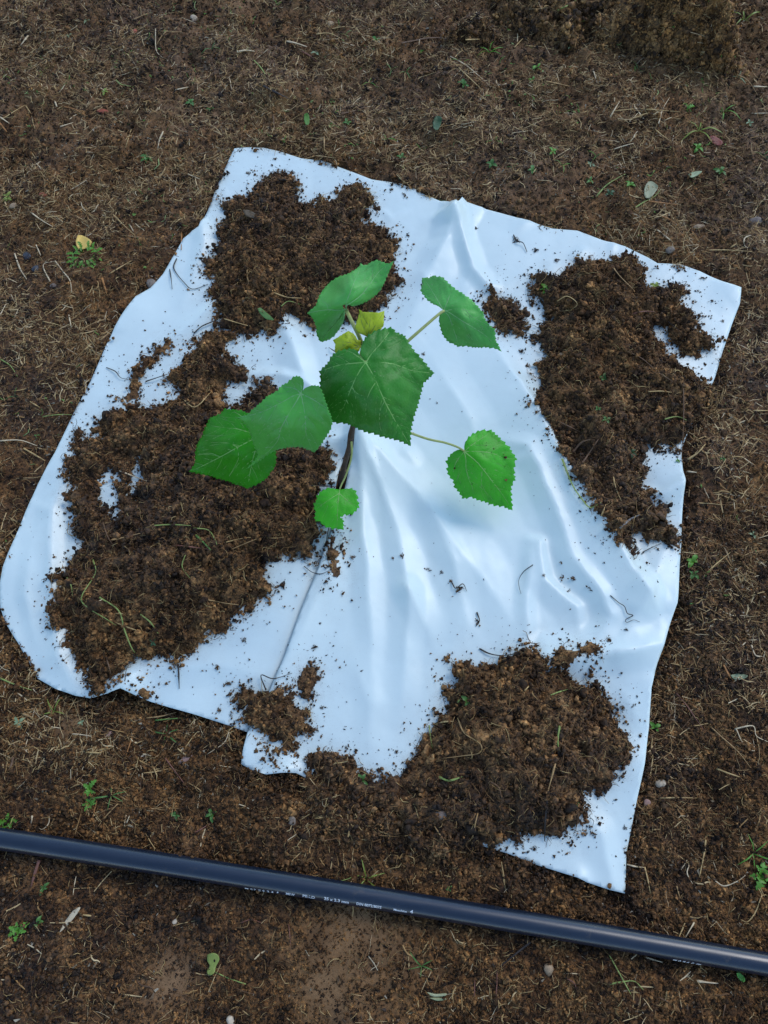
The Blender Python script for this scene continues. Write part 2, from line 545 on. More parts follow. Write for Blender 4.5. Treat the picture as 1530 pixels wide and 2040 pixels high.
# the white film (white above, black below)
M_FILM, nt, b = new_mat('white_plastic')
pos = geo_pos(nt)
nf = noise(nt, 7, 5, 0.6, pos)
rf = ramp(nt, nf, [(0.3, (0.67, 0.765, 0.71)), (0.7, (0.715, 0.81, 0.75))])
nd = noise(nt, 1900, 2, 0.5, pos)
rd_ = ramp(nt, nd, [(0.70, (0, 0, 0)), (0.76, (1, 1, 1))])
mm = nt.nodes.new('ShaderNodeMath'); mm.operation = 'MULTIPLY'; mm.inputs[1].default_value = 0.35
nt.links.new(rd_.outputs[0], mm.inputs[0])
nt.links.new(mixc(nt, mm.outputs[0], rf.outputs[0], (0.25, 0.2, 0.16)), b.inputs['Base Color'])
sm_in = b.inputs['Base Color'].links[0].from_socket
at_ = nt.nodes.new('ShaderNodeAttribute'); at_.attribute_name = 'dirt'
nsm = ramp(nt, noise(nt, 38, 7, 0.7, pos), [(0.42, (0, 0, 0)), (0.68, (1, 1, 1))])
nfl = ramp(nt, noise(nt, 700, 3, 0.6, pos), [(0.50, (0.25, 0.25, 0.25)), (0.66, (1, 1, 1))])
m1_ = nt.nodes.new('ShaderNodeMath'); m1_.operation = 'MULTIPLY'
nt.links.new(at_.outputs['Fac'], m1_.inputs[0]); nt.links.new(nsm.outputs[0], m1_.inputs[1])
m2_ = nt.nodes.new('ShaderNodeMath'); m2_.operation = 'MULTIPLY'
nt.links.new(m1_.outputs[0], m2_.inputs[0]); nt.links.new(nfl.outputs[0], m2_.inputs[1])
nt.links.new(mixc(nt, m2_.outputs[0], sm_in, (0.20, 0.13, 0.075)), b.inputs['Base Color'])
rr_ = ramp(nt, noise(nt, 30, 4, 0.6, pos), [(0.3, (0.29, 0.29, 0.29)), (0.7, (0.41, 0.41, 0.41))])
nt.links.new(rr_.outputs[0], b.inputs['Roughness'])
b.inputs['Specular IOR Level'].default_value = 0.5
bump(nt, b, noise(nt, 55, 3, 0.5, pos), 0.10, 0.002)
M_FILMB = plain('black_plastic', (0.012, 0.012, 0.014), 0.4, 0.2)

# ------------------------------------------------------------------ ground
def axis(lo, hi, st, far):
    a = np.arange(lo, hi + st / 2, st)
    o = [hi]; s = st
    while o[-1] < far:
        s *= 1.35; o.append(o[-1] + s)
    n = [lo]; s = st
    while n[-1] > -far:
        s *= 1.35; n.append(n[-1] - s)
    return np.concatenate([np.array(n[:0:-1]), a, np.array(o[1:])])


gx = axis(-1.0, 1.0, 0.0042, 45.0)
gy = axis(-0.30, 1.85, 0.0042, 45.0)
X, Y = np.meshgrid(gx, gy)
Z = H_ground(X.ravel(), Y.ravel())
nx, ny = len(gx), len(gy)
V = np.stack([X.ravel(), Y.ravel(), Z], 1)
I = (np.arange(ny - 1)[:, None] * nx + np.arange(nx - 1)[None, :]).ravel()
FQ = np.stack([I, I + 1, I + 1 + nx, I + nx], 1)


def fast_mesh(name, V, FQ):
    me = bpy.data.meshes.new(name)
    k = FQ.shape[1]
    me.vertices.add(len(V)); me.loops.add(FQ.size); me.polygons.add(len(FQ))
    me.vertices.foreach_set('co', np.ascontiguousarray(V, dtype=np.float32).ravel())
    me.loops.foreach_set('vertex_index', np.ascontiguousarray(FQ, dtype=np.int32).ravel())
    me.polygons.foreach_set('loop_start', np.arange(0, FQ.size, k, dtype=np.int32))
    me.polygons.foreach_set('use_smooth', np.ones(len(FQ), bool))
    me.update(calc_edges=True)
    return me


gm = fast_mesh('ground', V, FQ)
gm.attributes.new('dry', 'FLOAT', 'POINT').data.foreach_set('value', (np.maximum(dryness(V[:, 0], V[:, 1]) * 0.95, np.clip(0.42 * smooth(0.75, 1.35, V[:, 1]) * (0.75 + 0.9 * fbm(V[:, 0], V[:, 1], 5, 3, 88)), 0, 0.7))).astype(np.float32))
ground = link('ground', gm, M_GROUND)
tag(ground, 'dark brown bare soil littered with straw', None, None, 'structure')

# ------------------------------------------------------------------ film
def densify(P, step):
    out = []
    n = len(P)
    for i in range(n):
        a = np.array(P[i]); b = np.array(P[(i + 1) % n])
        k = max(1, int(np.hypot(*(b - a)) / step))
        for j in range(k):
            out.append(tuple(a + (b - a) * j / k))
    return out


def curve(P, k=4):
    """Catmull-Rom through open control points"""
    P = np.asarray(P, float)
    if len(P) < 3:
        return P
    Q = np.vstack([2 * P[0] - P[1], P, 2 * P[-1] - P[-2]])
    out = []
    for i in range(1, len(Q) - 2):
        for j in range(k):
            t = j / k
            out.append(0.5 * (2 * Q[i] + (Q[i + 1] - Q[i - 1]) * t + (2 * Q[i - 1] - 5 * Q[i] + 4 * Q[i + 1] - Q[i + 2]) * t * t + (3 * Q[i] - Q[i - 1] - 3 * Q[i + 1] + Q[i + 2]) * t ** 3))
    out.append(P[-1])
    return np.array(out)


def film_xy(px):
    u = np.array([p[0] for p in px], float); v = np.array([p[1] for p in px], float)
    h = np.full(u.shape, 0.01)
    for _ in range(5):
        x, y = unproj(u, v, h)
        h = 0.5 * h + 0.5 * H_film(x, y)
    x, y = unproj(u, v, h)
    return list(zip(x.tolist(), y.tolist()))


def tri_region(outline, step, clear):
    """triangulate a closed outline with a jittered grid of inner points"""
    x = [p[0] for p in outline]; y = [p[1] for p in outline]
    g = np.stack(np.meshgrid(np.arange(min(x), max(x), step), np.arange(min(y), max(y), step)), -1).reshape(-1, 2)
    g[:, 0] += ((np.round(g[:, 1] / step) % 2) * 0.5) * step
    g += rng.uniform(-0.12, 0.12, g.shape) * step
    g = g[sdf(g[:, 0], g[:, 1], outline) < -clear]
    pts = [Vector(p) for p in outline] + [Vector(p) for p in g]
    n = len(outline)
    r = delaunay_2d_cdt(pts, [(i, (i + 1) % n) for i in range(n)], [], 0, 1e-9)
    vo, fo = np.array([tuple(v) for v in r[0]]), [tuple(f) for f in r[2]]
    cen = np.array([vo[list(f)].mean(0) for f in fo])
    k = inside(cen[:, 0], cen[:, 1], outline)
    return vo, [f for f, q in zip(fo, k) if q]


STEP = 0.0046
left_px = TOP[:-1] + [(921, 392)] + SEAM[::-1] + SLITA[::-1] + LEFT[::-1]
right_px = TOPR + RIGHT + BOTR + SLITB + SEAM
slit_P = plan(SLITB, 0.012)
VV, FF = [], []
for which, px in (('left', left_px), ('right', right_px)):
    seam_set = set(SEAM + [(712, 800), (921, 392)])
    ol = densify(film_xy(px), STEP)
    vo, fo = tri_region(ol, STEP, STEP * 0.45)
    z = H_film(vo[:, 0], vo[:, 1])
    d, t, _ = seg_dist(vo[:, 0], vo[:, 1], slit_P)
    lim = smooth(len(slit_P) - 1.2, len(slit_P) - 6, t)
    if which == 'right':
        z = z + lim * 0.0018 * np.exp(-d / 0.006)
    else:
        z = z - lim * (0.0070 * np.exp(-d / 0.0065) + 0.002 * np.exp(-d / 0.03))
    base = len(VV)
    VV += [(a, b_, c_) for (a, b_), c_ in zip(vo, z)]
    FF += [tuple(i + base for i in f) for f in fo]
fm = bpy.data.meshes.new('mulch_film')
fm.from_pydata(VV, [], FF)
bm = bmesh.new(); bm.from_mesh(fm)
bmesh.ops.remove_doubles(bm, verts=bm.verts, dist=1e-5)
bmesh.ops.recalc_face_normals(bm, faces=bm.faces)
if sum(f.normal.z for f in bm.faces) < 0:
    bmesh.ops.reverse_faces(bm, faces=bm.faces)
bm.to_mesh(fm); bm.free()
fco = np.empty(len(fm.vertices) * 3, np.float32); fm.vertices.foreach_get('co', fco); fco = fco.reshape(-1, 3)
FILM_CO = fco
film = link('mulch_film', fm, [M_FILM, M_FILMB])
so = film.modifiers.new('thickness', 'SOLIDIFY')
so.thickness = 0.0004; so.offset = -1; so.material_offset = 1; so.material_offset_rim = 1
tag(film, 'large square of white plastic film slit up to the sapling, weighed down with soil', 'plastic film')

# ------------------------------------------------------------------ instancing of uncountable bits
def proto(name, V, Fc, mat, flat=False):
    me = mesh(name, V, Fc)
    me.materials.append(mat)
    me.polygons.foreach_set('use_smooth', [not flat] * len(me.polygons))
    return bpy.data.objects.new(name, me)


def crumb_geo(seed, lumps):
    r = np.random.default_rng(seed)
    V, Fc = [], []
    for i in range(lumps):
        bm = bmesh.new()
        bmesh.ops.create_icosphere(bm, subdivisions=2 if i == 0 else 1, radius=1.0)
        s = (0.62 if i == 0 else r.uniform(0.22, 0.45))
        c = np.zeros(3) if i == 0 else r.normal(size=3) * np.array([0.6, 0.6, 0.32])
        sc = s * r.uniform(0.65, 1.25, 3)
        ph = r.uniform(0, 10, 3)
        base = len(V)
        for v in bm.verts:
            p = np.array(v.co)
            k = 1 + 0.22 * math.sin(4.1 * p[0] + ph[0]) * math.sin(3.7 * p[1] + ph[1]) + 0.2 * math.sin(5.3 * p[2] + ph[2]) + r.normal() * 0.15
            V.append(p * k * sc + c)
        for f in bm.faces:
            Fc.append(tuple(base + v.index for v in f.verts))
        bm.free()
    return V, Fc


def tube_geo(P, rad, sides=5, flat=1.0, cap=True):
    """tube along points P with radii rad; flat < 1 squashes it in the z direction"""
    P = np.asarray(P, float); n = len(P)
    rad = np.broadcast_to(np.asarray(rad, float), (n,))
    V, Fc = [], []
    for i in range(n):
        t = P[min(i + 1, n - 1)] - P[max(i - 1, 0)]
        t = t / (np.linalg.norm(t) + 1e-12)
        a = np.cross(t, (0, 0, 1.0))
        if np.linalg.norm(a) < 1e-3:
            a = np.cross(t, (0, 1.0, 0))
        a /= np.linalg.norm(a); b = np.cross(a, t)
        for k in range(sides):
            an = 2 * math.pi * k / sides
            V.append(P[i] + rad[i] * (math.cos(an) * a + flat * math.sin(an) * b))
    for i in range(n - 1):
        for k in range(sides):
            k2 = (k + 1) % sides
            Fc.append((i * sides + k, i * sides + k2, (i + 1) * sides + k2, (i + 1) * sides + k))
    if cap:
        Fc.append(tuple(range(sides - 1, -1, -1)))
        Fc.append(tuple((n - 1) * sides + k for k in range(sides)))
    return V, Fc


def fibre_geo(seed, wav, rad, n=7, sides=3, flat=1.0):
    r = np.random.default_rng(seed)
    t = np.linspace(-0.5, 0.5, n)
    a, b_, c = r.uniform(-1, 1, 3) * wav
    p1, p2 = r.uniform(0, 6, 2)
    P = np.stack([t, a * (t * t - 0.1) * 1.6 + 0.3 * wav * np.sin(7 * t + p1), 0.5 * c * (0.2 - t * t) + 0.16 * wav * np.sin(6 * t + p2)], 1)
    return tube_geo(P, rad * (1 - 0.35 * np.abs(t) * 2), sides, flat)


PR_CRUMB = {}
for key, mat in (('soil', M_CRUMB), ('heap', M_HEAPC), ('speck', M_SPECK), ('ground', M_GCRUMB)):
    PR_CRUMB[key] = [proto('crumb_shape', *crumb_geo(100 + s, 4 + s % 3), mat) for s in range(7)]
PR_FIB = [proto('fibre_shape', *fibre_geo(200 + s, 0.55, 0.016), M_FIBRE) for s in range(8)]
PR_STRAW = [proto('straw_shape', *fibre_geo(300 + s, 0.08 if s < 6 else 0.3, (0.036, 0.05, 0.028, 0.07)[s % 4], 5, 5, 0.5), M_STRAW, True) for s in range(9)]


def chip_geo(seed):
    r = np.random.default_rng(seed)
    k = 7
    an = np.sort(r.uniform(0, 2 * math.pi, k))
    ra = r.uniform(0.45, 1.0, k)
    asp = r.uniform(0.35, 0.9)
    top = [(math.cos(a) * q, math.sin(a) * q * asp, 0.09 + 0.12 * r.normal()) for a, q in zip(an, ra)]
    bot = [(x * 0.95, y * 0.95, z - 0.14) for x, y, z in top]
    V = top + bot
    Fc = [tuple(range(k)), tuple(range(2 * k - 1, k - 1, -1))] + [(i, k + i, k + (i + 1) % k, (i + 1) % k) for i in range(k)]
    return V, Fc


PR_CHIP = [proto('chip_shape', *chip_geo(400 + s), M_CHIP, True) for s in range(7)]
PR_GREEN = [proto('green_shape', *chip_geo(500 + s), M_GREENBIT, True) for s in range(4)] + [proto('green_blade_shape', *fibre_geo(520 + s, 0.3, 0.06, 5, 4, 0.3), M_GREENBIT) for s in range(4)]


def scatter(name, protos, P, rot, scl, idx, parent=None, kind='stuff', label=None):
    P = np.asarray(P, float)
    me = bpy.data.meshes.new(name)
    me.vertices.add(len(P))
    me.vertices.foreach_set('co', P.astype(np.float32).ravel())
    a = me.attributes.new('rot', 'FLOAT_VECTOR', 'POINT'); a.data.foreach_set('vector', np.asarray(rot, np.float32).ravel())
    a = me.attributes.new('scl', 'FLOAT_VECTOR', 'POINT'); a.data.foreach_set('vector', np.asarray(scl, np.float32).ravel())
    a = me.attributes.new('pick', 'INT', 'POINT'); a.data.foreach_set('value', np.asarray(idx, np.int32))
    o = link(name, me, None, parent, False)
    for m in {p.data.materials[0].name: p.data.materials[0] for p in protos}.values():
        me.materials.append(m)
    ng = bpy.data.node_groups.new(name, 'GeometryNodeTree')
    ng.interface.new_socket('Geometry', in_out='INPUT', socket_type='NodeSocketGeometry')
    ng.interface.new_socket('Geometry', in_out='OUTPUT', socket_type='NodeSocketGeometry')
    gi = ng.nodes.new('NodeGroupInput'); go = ng.nodes.new('NodeGroupOutput')
    join = ng.nodes.new('GeometryNodeJoinGeometry')
    for p in reversed(protos):
        oi = ng.nodes.new('GeometryNodeObjectInfo'); oi.inputs['Object'].default_value = p
        gti = ng.nodes.new('GeometryNodeGeometryToInstance')
        ng.links.new(oi.outputs['Geometry'], gti.inputs[0])
        ng.links.new(gti.outputs[0], join.inputs[0])
    iop = ng.nodes.new('GeometryNodeInstanceOnPoints')
    iop.inputs['Pick Instance'].default_value = True

    def attr(nm, ty):
        n = ng.nodes.new('GeometryNodeInputNamedAttribute'); n.data_type = ty
        n.inputs['Name'].default_value = nm
        return [s for s in n.outputs if s.enabled and s.name == 'Attribute'][0]
    ng.links.new(gi.outputs[0], iop.inputs['Points'])
    ng.links.new(join.outputs[0], iop.inputs['Instance'])
    ng.links.new(attr('pick', 'INT'), iop.inputs['Instance Index'])
    e2r = ng.nodes.new('FunctionNodeEulerToRotation')
    ng.links.new(attr('rot', 'FLOAT_VECTOR'), e2r.inputs[0])
    ng.links.new(e2r.outputs[0], iop.inputs['Rotation'])
    ng.links.new(attr('scl', 'FLOAT_VECTOR'), iop.inputs['Scale'])
    ng.links.new(iop.outputs[0], go.inputs[0])
    md = o.modifiers.new('instances', 'NODES'); md.node_group = ng
    tag(o, label, None, None, kind)
    return o


def rand_rot(n, tilt=math.pi):
    return np.stack([rng.uniform(-tilt, tilt, n), rng.uniform(-tilt, tilt, n), rng.uniform(0, 2 * math.pi, n)], 1)


def iso(s, lo=0.7, hi=1.3):
    s = np.asarray(s)
    return s[:, None] * rng.uniform(lo, hi, (len(s), 3))


# ------------------------------------------------------------------ soil piles
A_PX = [(437, 388), (460, 396), (490, 385), (512, 372), (515, 352), (540, 338), (560, 335), (588, 362), (585, 388), (600, 402), (625, 405), (640, 387), (660, 395), (672, 374), (690, 366), (715, 362), (738, 376), (745, 397), (735, 415), (722, 430), (735, 445), (765, 455), (790, 472), (796, 490), (775, 500), (785, 530), (790, 555), (765, 590), (745, 615), (715, 625), (680, 630), (640, 642), (610, 640), (575, 622), (555, 640), (540, 657), (500, 652), (460, 657), (440, 650), (435, 625), (427, 592), (412, 577), (420, 552), (408, 517), (425, 502), (435, 482), (438, 460), (447, 440), (460, 425), (445, 410)]
C_PX = [(470, 658), (437, 650), (420, 652), (385, 675), (368, 700), (372, 717), (335, 737), (325, 747), (345, 765), (352, 778), (330, 800), (290, 810), (265, 800), (250, 815), (225, 810), (200, 820), (190, 845), (205, 865), (180, 870), (150, 860), (143, 880), (150, 905), (130, 920), (135, 945), (150, 965), (130, 980), (135, 1005), (150, 1025), (140, 1045), (150, 1070), (152, 1085), (130, 1110), (125, 1130), (105, 1150), (110, 1175), (97, 1215), (105, 1240), (125, 1250), (130, 1290), (160, 1310), (175, 1340), (170, 1370), (200, 1375), (225, 1355), (250, 1330), (275, 1310), (320, 1302), (350, 1312), (375, 1300), (385, 1280), (410, 1265), (425, 1255), (450, 1240), (490, 1215), (520, 1190), (535, 1165), (530, 1140), (520, 1120), (550, 1100), (580, 1105), (610, 1110), (625, 1085), (635, 1060), (640, 1030), (635, 1000), (640, 975), (652, 935), (657, 902), (640, 888), (600, 872), (560, 845), (528, 805), (553, 772), (530, 755), (505, 757), (500, 783), (475, 800), (465, 817), (445, 812), (440, 785), (447, 768), (480, 760), (490, 742), (475, 720), (450, 705), (438, 680)]
C_HOLES = [[(190, 945), (212, 930), (238, 940), (228, 958), (222, 975), (240, 990), (232, 1008), (218, 1022), (205, 1005), (180, 985), (185, 962)], [(256, 918), (270, 910), (274, 948), (266, 985), (252, 975), (262, 945)]]
D_PX = [(1060, 545), (1075, 536), (1100, 537), (1120, 545), (1138, 522), (1160, 512), (1178, 511), (1200, 520), (1230, 506), (1246, 494), (1275, 510), (1285, 535), (1290, 560), (1310, 570), (1330, 565), (1345, 560), (1370, 565), (1365, 590), (1350, 602), (1375, 612), (1395, 625), (1400, 655), (1425, 675), (1400, 695), (1370, 690), (1345, 672), (1338, 640), (1315, 632), (1302, 650), (1325, 685), (1350, 702), (1365, 725), (1390, 737), (1402, 752), (1430, 757), (1425, 790), (1392, 830), (1364, 880), (1340, 888), (1310, 880), (1290, 882), (1281, 902), (1285, 930), (1280, 960), (1300, 990), (1315, 1010), (1335, 1040), (1358, 1060), (1350, 1073), (1310, 1068), (1270, 1066), (1250, 1060), (1265, 1085), (1250, 1105), (1235, 1090), (1215, 1070), (1200, 1045), (1190, 1025), (1170, 1000), (1150, 970), (1135, 940), (1118, 912), (1110, 880), (1095, 855), (1078, 830), (1071, 800), (1075, 780), (1085, 760), (1070, 735), (1095, 700), (1085, 680), (1067, 660), (1090, 640), (1100, 620), (1085, 600), (1070, 575)]
D2_PX = [(966, 590), (985, 580), (1005, 579), (1022, 590), (1042, 610), (1050, 640), (1040, 655), (1020, 646), (1006, 656), (985, 632), (970, 611)]
E_PX = [(905, 1322), (930, 1313), (960, 1325), (985, 1320), (1010, 1310), (1030, 1296), (1060, 1291), (1080, 1300), (1085, 1320), (1095, 1337), (1130, 1346), (1160, 1356), (1185, 1366), (1205, 1380), (1225, 1400), (1220, 1420), (1240, 1440), (1250, 1460), (1256, 1490), (1250, 1515), (1235, 1540), (1220, 1550), (1192, 1575), (1172, 1590), (1157, 1610), (1165, 1640), (1150, 1660), (1110, 1667), (1080, 1662), (1045, 1667), (1010, 1672), (980, 1692), (950, 1690), (900, 1715), (830, 1722), (760, 1712), (690, 1690), (640, 1660), (610, 1610), (612, 1565), (618, 1540), (608, 1508), (625, 1500), (650, 1502), (680, 1497), (700, 1512), (715, 1537), (745, 1547), (780, 1552), (805, 1532), (830, 1512), (835, 1490), (852, 1460), (880, 1430), (890, 1402), (880, 1380), (905, 1350)]
E2_PX = [(1092, 1312), (1112, 1300), (1135, 1290), (1150, 1286), (1185, 1290), (1180, 1304), (1150, 1318), (1120, 1326), (1098, 1326)]
F_PX = [(480, 1376), (500, 1373), (515, 1381), (545, 1376), (575, 1386), (585, 1406), (610, 1420), (612, 1450), (590, 1465), (577, 1490), (562, 1502), (547, 1517), (535, 1510), (555, 1480), (540, 1465), (515, 1455), (490, 1436), (485, 1410), (470, 1392)]
F2_PX = [(592, 1340), (606, 1325), (627, 1325), (631, 1350), (621, 1370), (606, 1386), (596, 1366)]
G_PX = [(273, 1378), (283, 1368), (296, 1372), (299, 1386), (288, 1394), (276, 1390)]
T_PX = [(338, 672), (326, 690), (306, 706), (290, 728), (276, 745), (270, 772), (255, 800), (243, 798), (246, 770), (262, 740), (282, 712), (305, 690), (320, 676)]
S_PX = [(655, 1058), (668, 1062), (671, 1090), (680, 1104), (672, 1120), (671, 1150), (661, 1158), (658, 1125), (650, 1105), (655, 1080)]
HEAP_PX = [(985, 22), (1040, 62), (1095, 80), (1150, 95), (1200, 92), (1250, 84), (1310, 100), (1360, 118), (1400, 135), (1445, 148), (1475, 120), (1470, 80), (1450, 45), (1440, 0), (1420, -60), (1330, -110), (1200, -120), (1060, -80), (980, -30)]
CLOD_PX = [(885, 78), (900, 58), (925, 42), (955, 38), (980, 48), (990, 62), (978, 74), (950, 78), (915, 76)]


def build_pile(name, px, hmax, label, cat, group=None, holes=(), wprof=0.045, rough=1.0, key='soil', mat=None, dens=1.0, crumb=(0.0018, 0.0050), extra=None, spread=0.026, scatter_n=1.5, edge=0.0108):
    P = plan(px, 0.012)
    HO = [plan(h, 0.012) for h in holes]
    st = 0.0034
    xs = [p[0] for p in P]; ys = [p[1] for p in P]
    x0, y0 = min(xs) - 0.06, min(ys) - 0.06
    gx = np.arange(x0, max(xs) + 0.06, st); gy = np.arange(y0, max(ys) + 0.06, st)
    X, Y = np.meshgrid(gx, gy)

    def field(x, y):
        d = sdf(x, y, P)
        for h in HO:
            d = np.maximum(d, -sdf(x, y, h))
        return d + edge * fbm(x, y, 48, 3, 21) + 0.45 * edge * fbm(x, y, 170, 2, 25)
    D = field(X.ravel(), Y.ravel()).reshape(X.shape)
    ins = np.clip(-D, 0, None)
    prof = hmax * (1 - np.exp(-ins / wprof)) * (1 + 0.35 * fbm(X, Y, 14, 2, 31))
    if extra:
        prof = extra(X, Y, prof)
    rg = np.clip(ins / 0.012, 0, 1) * rough
    body = prof + rg * (0.0095 * fbm(X, Y, 34, 3, 33) + 0.0075 * np.abs(fbm(X, Y, 80, 2, 37)) + 0.0024 * fbm(X, Y, 180, 1, 38))
    body = np.maximum(body, 0.0012)
    HB = H_base(X.ravel(), Y.ravel()).reshape(X.shape)
    Zp = HB + body
    m = D < 0
    grid = np.where(m, Zp, np.nan)
    PILES.append((x0, y0, st, np.where(m, Zp, HB - 0.001)))
    # faces where all four corners lie within, plus a rim that dips
    ny_, nx_ = X.shape
    mm = D < st * 0.9
    fq = mm[:-1, :-1] & mm[1:, :-1] & mm[:-1, 1:] & mm[1:, 1:]
    jj, ii = np.nonzero(fq)
    idx = np.stack([jj * nx_ + ii, jj * nx_ + ii + 1, (jj + 1) * nx_ + ii + 1, (jj + 1) * nx_ + ii], 1)
    used = np.unique(idx)
    remap = np.full(nx_ * ny_, -1); remap[used] = np.arange(len(used))
    Zs = np.where(m, Zp, HB - 0.0015)
    V = np.stack([X.ravel()[used], Y.ravel()[used], Zs.ravel()[used]], 1)
    cx, cy = float(V[:, 0].mean()), float(V[:, 1].mean())
    me = fast_mesh(name, V, remap[idx])
    o = link(name, me, mat or M_PILE)
    tag(o, label, cat, group)
    # crumbs and fibres that make up its surface
    area = float(m.sum()) * st * st
    n = int(area * 76000 * dens)
    q = np.stack([rng.uniform(x0, gx[-1], n * 8), rng.uniform(y0, gy[-1], n * 8)], 1)
    dq = field(q[:, 0], q[:, 1])
    q = q[dq < 0][:n]
    z = H_top(q[:, 0], q[:, 1])
    s = rng.uniform(*crumb, len(q)) * rng.choice([0.55, 1, 1.7, 2.6], len(q), p=[0.50, 0.37, 0.11, 0.02])
    pts = np.column_stack([q, z - 0.15 * s])
    # crumbs that rolled off round the rim
    n2 = int(scatter_n * 9000 * math.sqrt(area))
    q2 = np.stack([rng.uniform(x0, gx[-1], n2 * 9), rng.uniform(y0, gy[-1], n2 * 9)], 1)
    d2 = field(q2[:, 0], q2[:, 1])
    patch = 0.5 + 0.9 * fbm(q2[:, 0], q2[:, 1], 26, 2, 51)
    k = (d2 > -0.001) & (rng.uniform(0, 1, len(d2)) < (np.exp(-np.clip(d2, 0, None) / (spread * 0.30)) + 0.06 * np.exp(-np.clip(d2, 0, None) / 0.03)) * np.clip(patch, 0.03, 1.6) * 0.75)
    q2 = q2[k][:n2]
    s2 = (0.0006 + rng.gamma(1.5, 0.0010, len(q2))).clip(0, 0.0042) * np.exp(-np.clip(d2[k][:n2], 0, None) / 0.05)
    pts2 = np.column_stack([q2, H_top(q2[:, 0], q2[:, 1]) + 0.35 * s2])
    pts = np.vstack([pts, pts2]); s = np.concatenate([s, s2])
    scatter('crumbs', PR_CRUMB[key], pts, rand_rot(len(pts)), iso(s), rng.integers(0, 7, len(pts)), o)
    nf = int(area * 36000 * dens)
    q = np.stack([rng.uniform(x0, gx[-1], nf * 8), rng.uniform(y0, gy[-1], nf * 8)], 1)
    q = q[field(q[:, 0], q[:, 1]) < 0.003][:nf]
    L = rng.uniform(0.005, 0.020, len(q)) * rng.choice([1, 1.9], len(q), p=[0.78, 0.22])
    pts = np.column_stack([q, H_top(q[:, 0], q[:, 1]) + 0.0012])
    rot = np.stack([rng.uniform(-3, 3, len(q)), rng.normal(0, 0.3, len(q)), rng.uniform(0, 6.3, len(q))], 1)
    ra = np.minimum(L, 0.02) * rng.uniform(0.8, 2.0, len(q))
    scatter('fibres', PR_FIB, pts, rot, np.stack([L, ra, ra], 1), rng.integers(0, 8, len(q)), o)
    return o


def e_extra(X, Y, prof):
    # the part that spilled over the edge of the film onto the ground is lower
    cx, cy = [float(q) for q in unproj(1060, 1490, 0.03)]
    k = np.exp(-(((X - cx) / 0.13) ** 2 + ((Y - cy) / 0.12) ** 2))
    return prof * (0.42 + 0.75 * k)


def heap_extra(X, Y, prof):
    cx, cy = [float(q) for q in unproj(1360, 60, 0.05)]
    k = np.exp(-(((X - cx) / 0.12) ** 2 + ((Y - cy) / 0.16) ** 2))
    return prof * (0.30 + 0.9 * k) * np.clip(1 + 0.6 * fbm(X, Y, 17, 3, 91), 0.3, 1.7)


PG = 'soil piles on the white film'
build_pile('soil_pile', A_PX, 0.030, 'dark soil pile on the far end of the film behind the sapling', 'soil pile', PG)
build_pile('soil_pile', C_PX, 0.036, 'largest soil pile along the left edge of the white film', 'soil pile', PG, holes=C_HOLES)
build_pile('soil_pile', D_PX, 0.042, 'long soil pile along the right edge of the white film', 'soil pile', PG, wprof=0.04)
build_pile('soil_pile', E_PX, 0.050, 'soil pile at the near edge of the film spilling over towards the black pipe', 'soil pile', PG, extra=e_extra)
SG = 'small soil heaps on the white film'
build_pile('soil_pile', D2_PX, 0.010, 'small crumbly soil heap left of the long right-hand pile', 'soil pile', SG, wprof=0.02, dens=1.2)
build_pile('soil_pile', E2_PX, 0.008, 'thin ragged strip of soil beyond the near spilled pile', 'soil pile', SG, wprof=0.02, dens=1.2)
build_pile('soil_pile', F_PX, 0.020, 'small soil heap on the slit beside the film\'s cut corner', 'soil pile', SG, wprof=0.025, dens=1.2)
build_pile('soil_pile', F2_PX, 0.010, 'small upright soil clump just above the heap on the slit', 'soil pile', SG, wprof=0.02, dens=1.2)
build_pile('soil_pile', G_PX, 0.009, 'tiny round soil clump on the film\'s lower left hem', 'soil pile', SG, wprof=0.015, dens=1.3, edge=0.003)
build_pile('soil_pile', T_PX, 0.003, 'thin trail of soil crumbs beside the film\'s left edge', 'soil pile', SG, wprof=0.012, dens=1.0, edge=0.012)
build_pile('soil_pile', S_PX, 0.0025, 'narrow streak of soil just below the smallest bitten leaf', 'soil pile', SG, wprof=0.012, dens=1.0, edge=0.009)
build_pile('soil_heap', HEAP_PX, 0.095, 'heap of loose lighter soil at the far right behind the film', 'soil heap', None, wprof=0.042, rough=2.6, key='heap', mat=M_HEAP, crumb=(0.0022, 0.0075), dens=0.9, extra=heap_extra, edge=0.012, scatter_n=0.6)
build_pile('soil_clod', CLOD_PX, 0.055, 'raised dark clod of turf on the soil left of the far heap', 'clod', None, wprof=0.02, rough=1.5, crumb=(0.002, 0.006))

# ------------------------------------------------------------------ litter on the ground (too many to count)
def ground_points(n, lo=(-0.98, -0.28), hi=(0.98, 1.83), margin=-0.004, dens=None):
    q = np.stack([rng.uniform(lo[0], hi[0], n * 4), rng.uniform(lo[1], hi[1], n * 4)], 1)
    k = sdf(q[:, 0], q[:, 1], FILM_P) > margin
    out = (np.abs(q[:, 0]) > 0.62 + 0.22 * q[:, 1]) | (q[:, 1] > 1.72) | (q[:, 1] < -0.22)
    k &= ~out | (rng.uniform(0, 1, len(q)) < 0.35)
    if dens is not None:
        k &= rng.uniform(0, 1, len(q)) < dens(q[:, 0], q[:, 1])
    return q[k][:n]


PIPE_PX = [(-900, 1523), (-400, 1606), (0, 1671), (380, 1730), (765, 1791), (1150, 1856), (1530, 1921), (1930, 1990), (2400, 2070)]


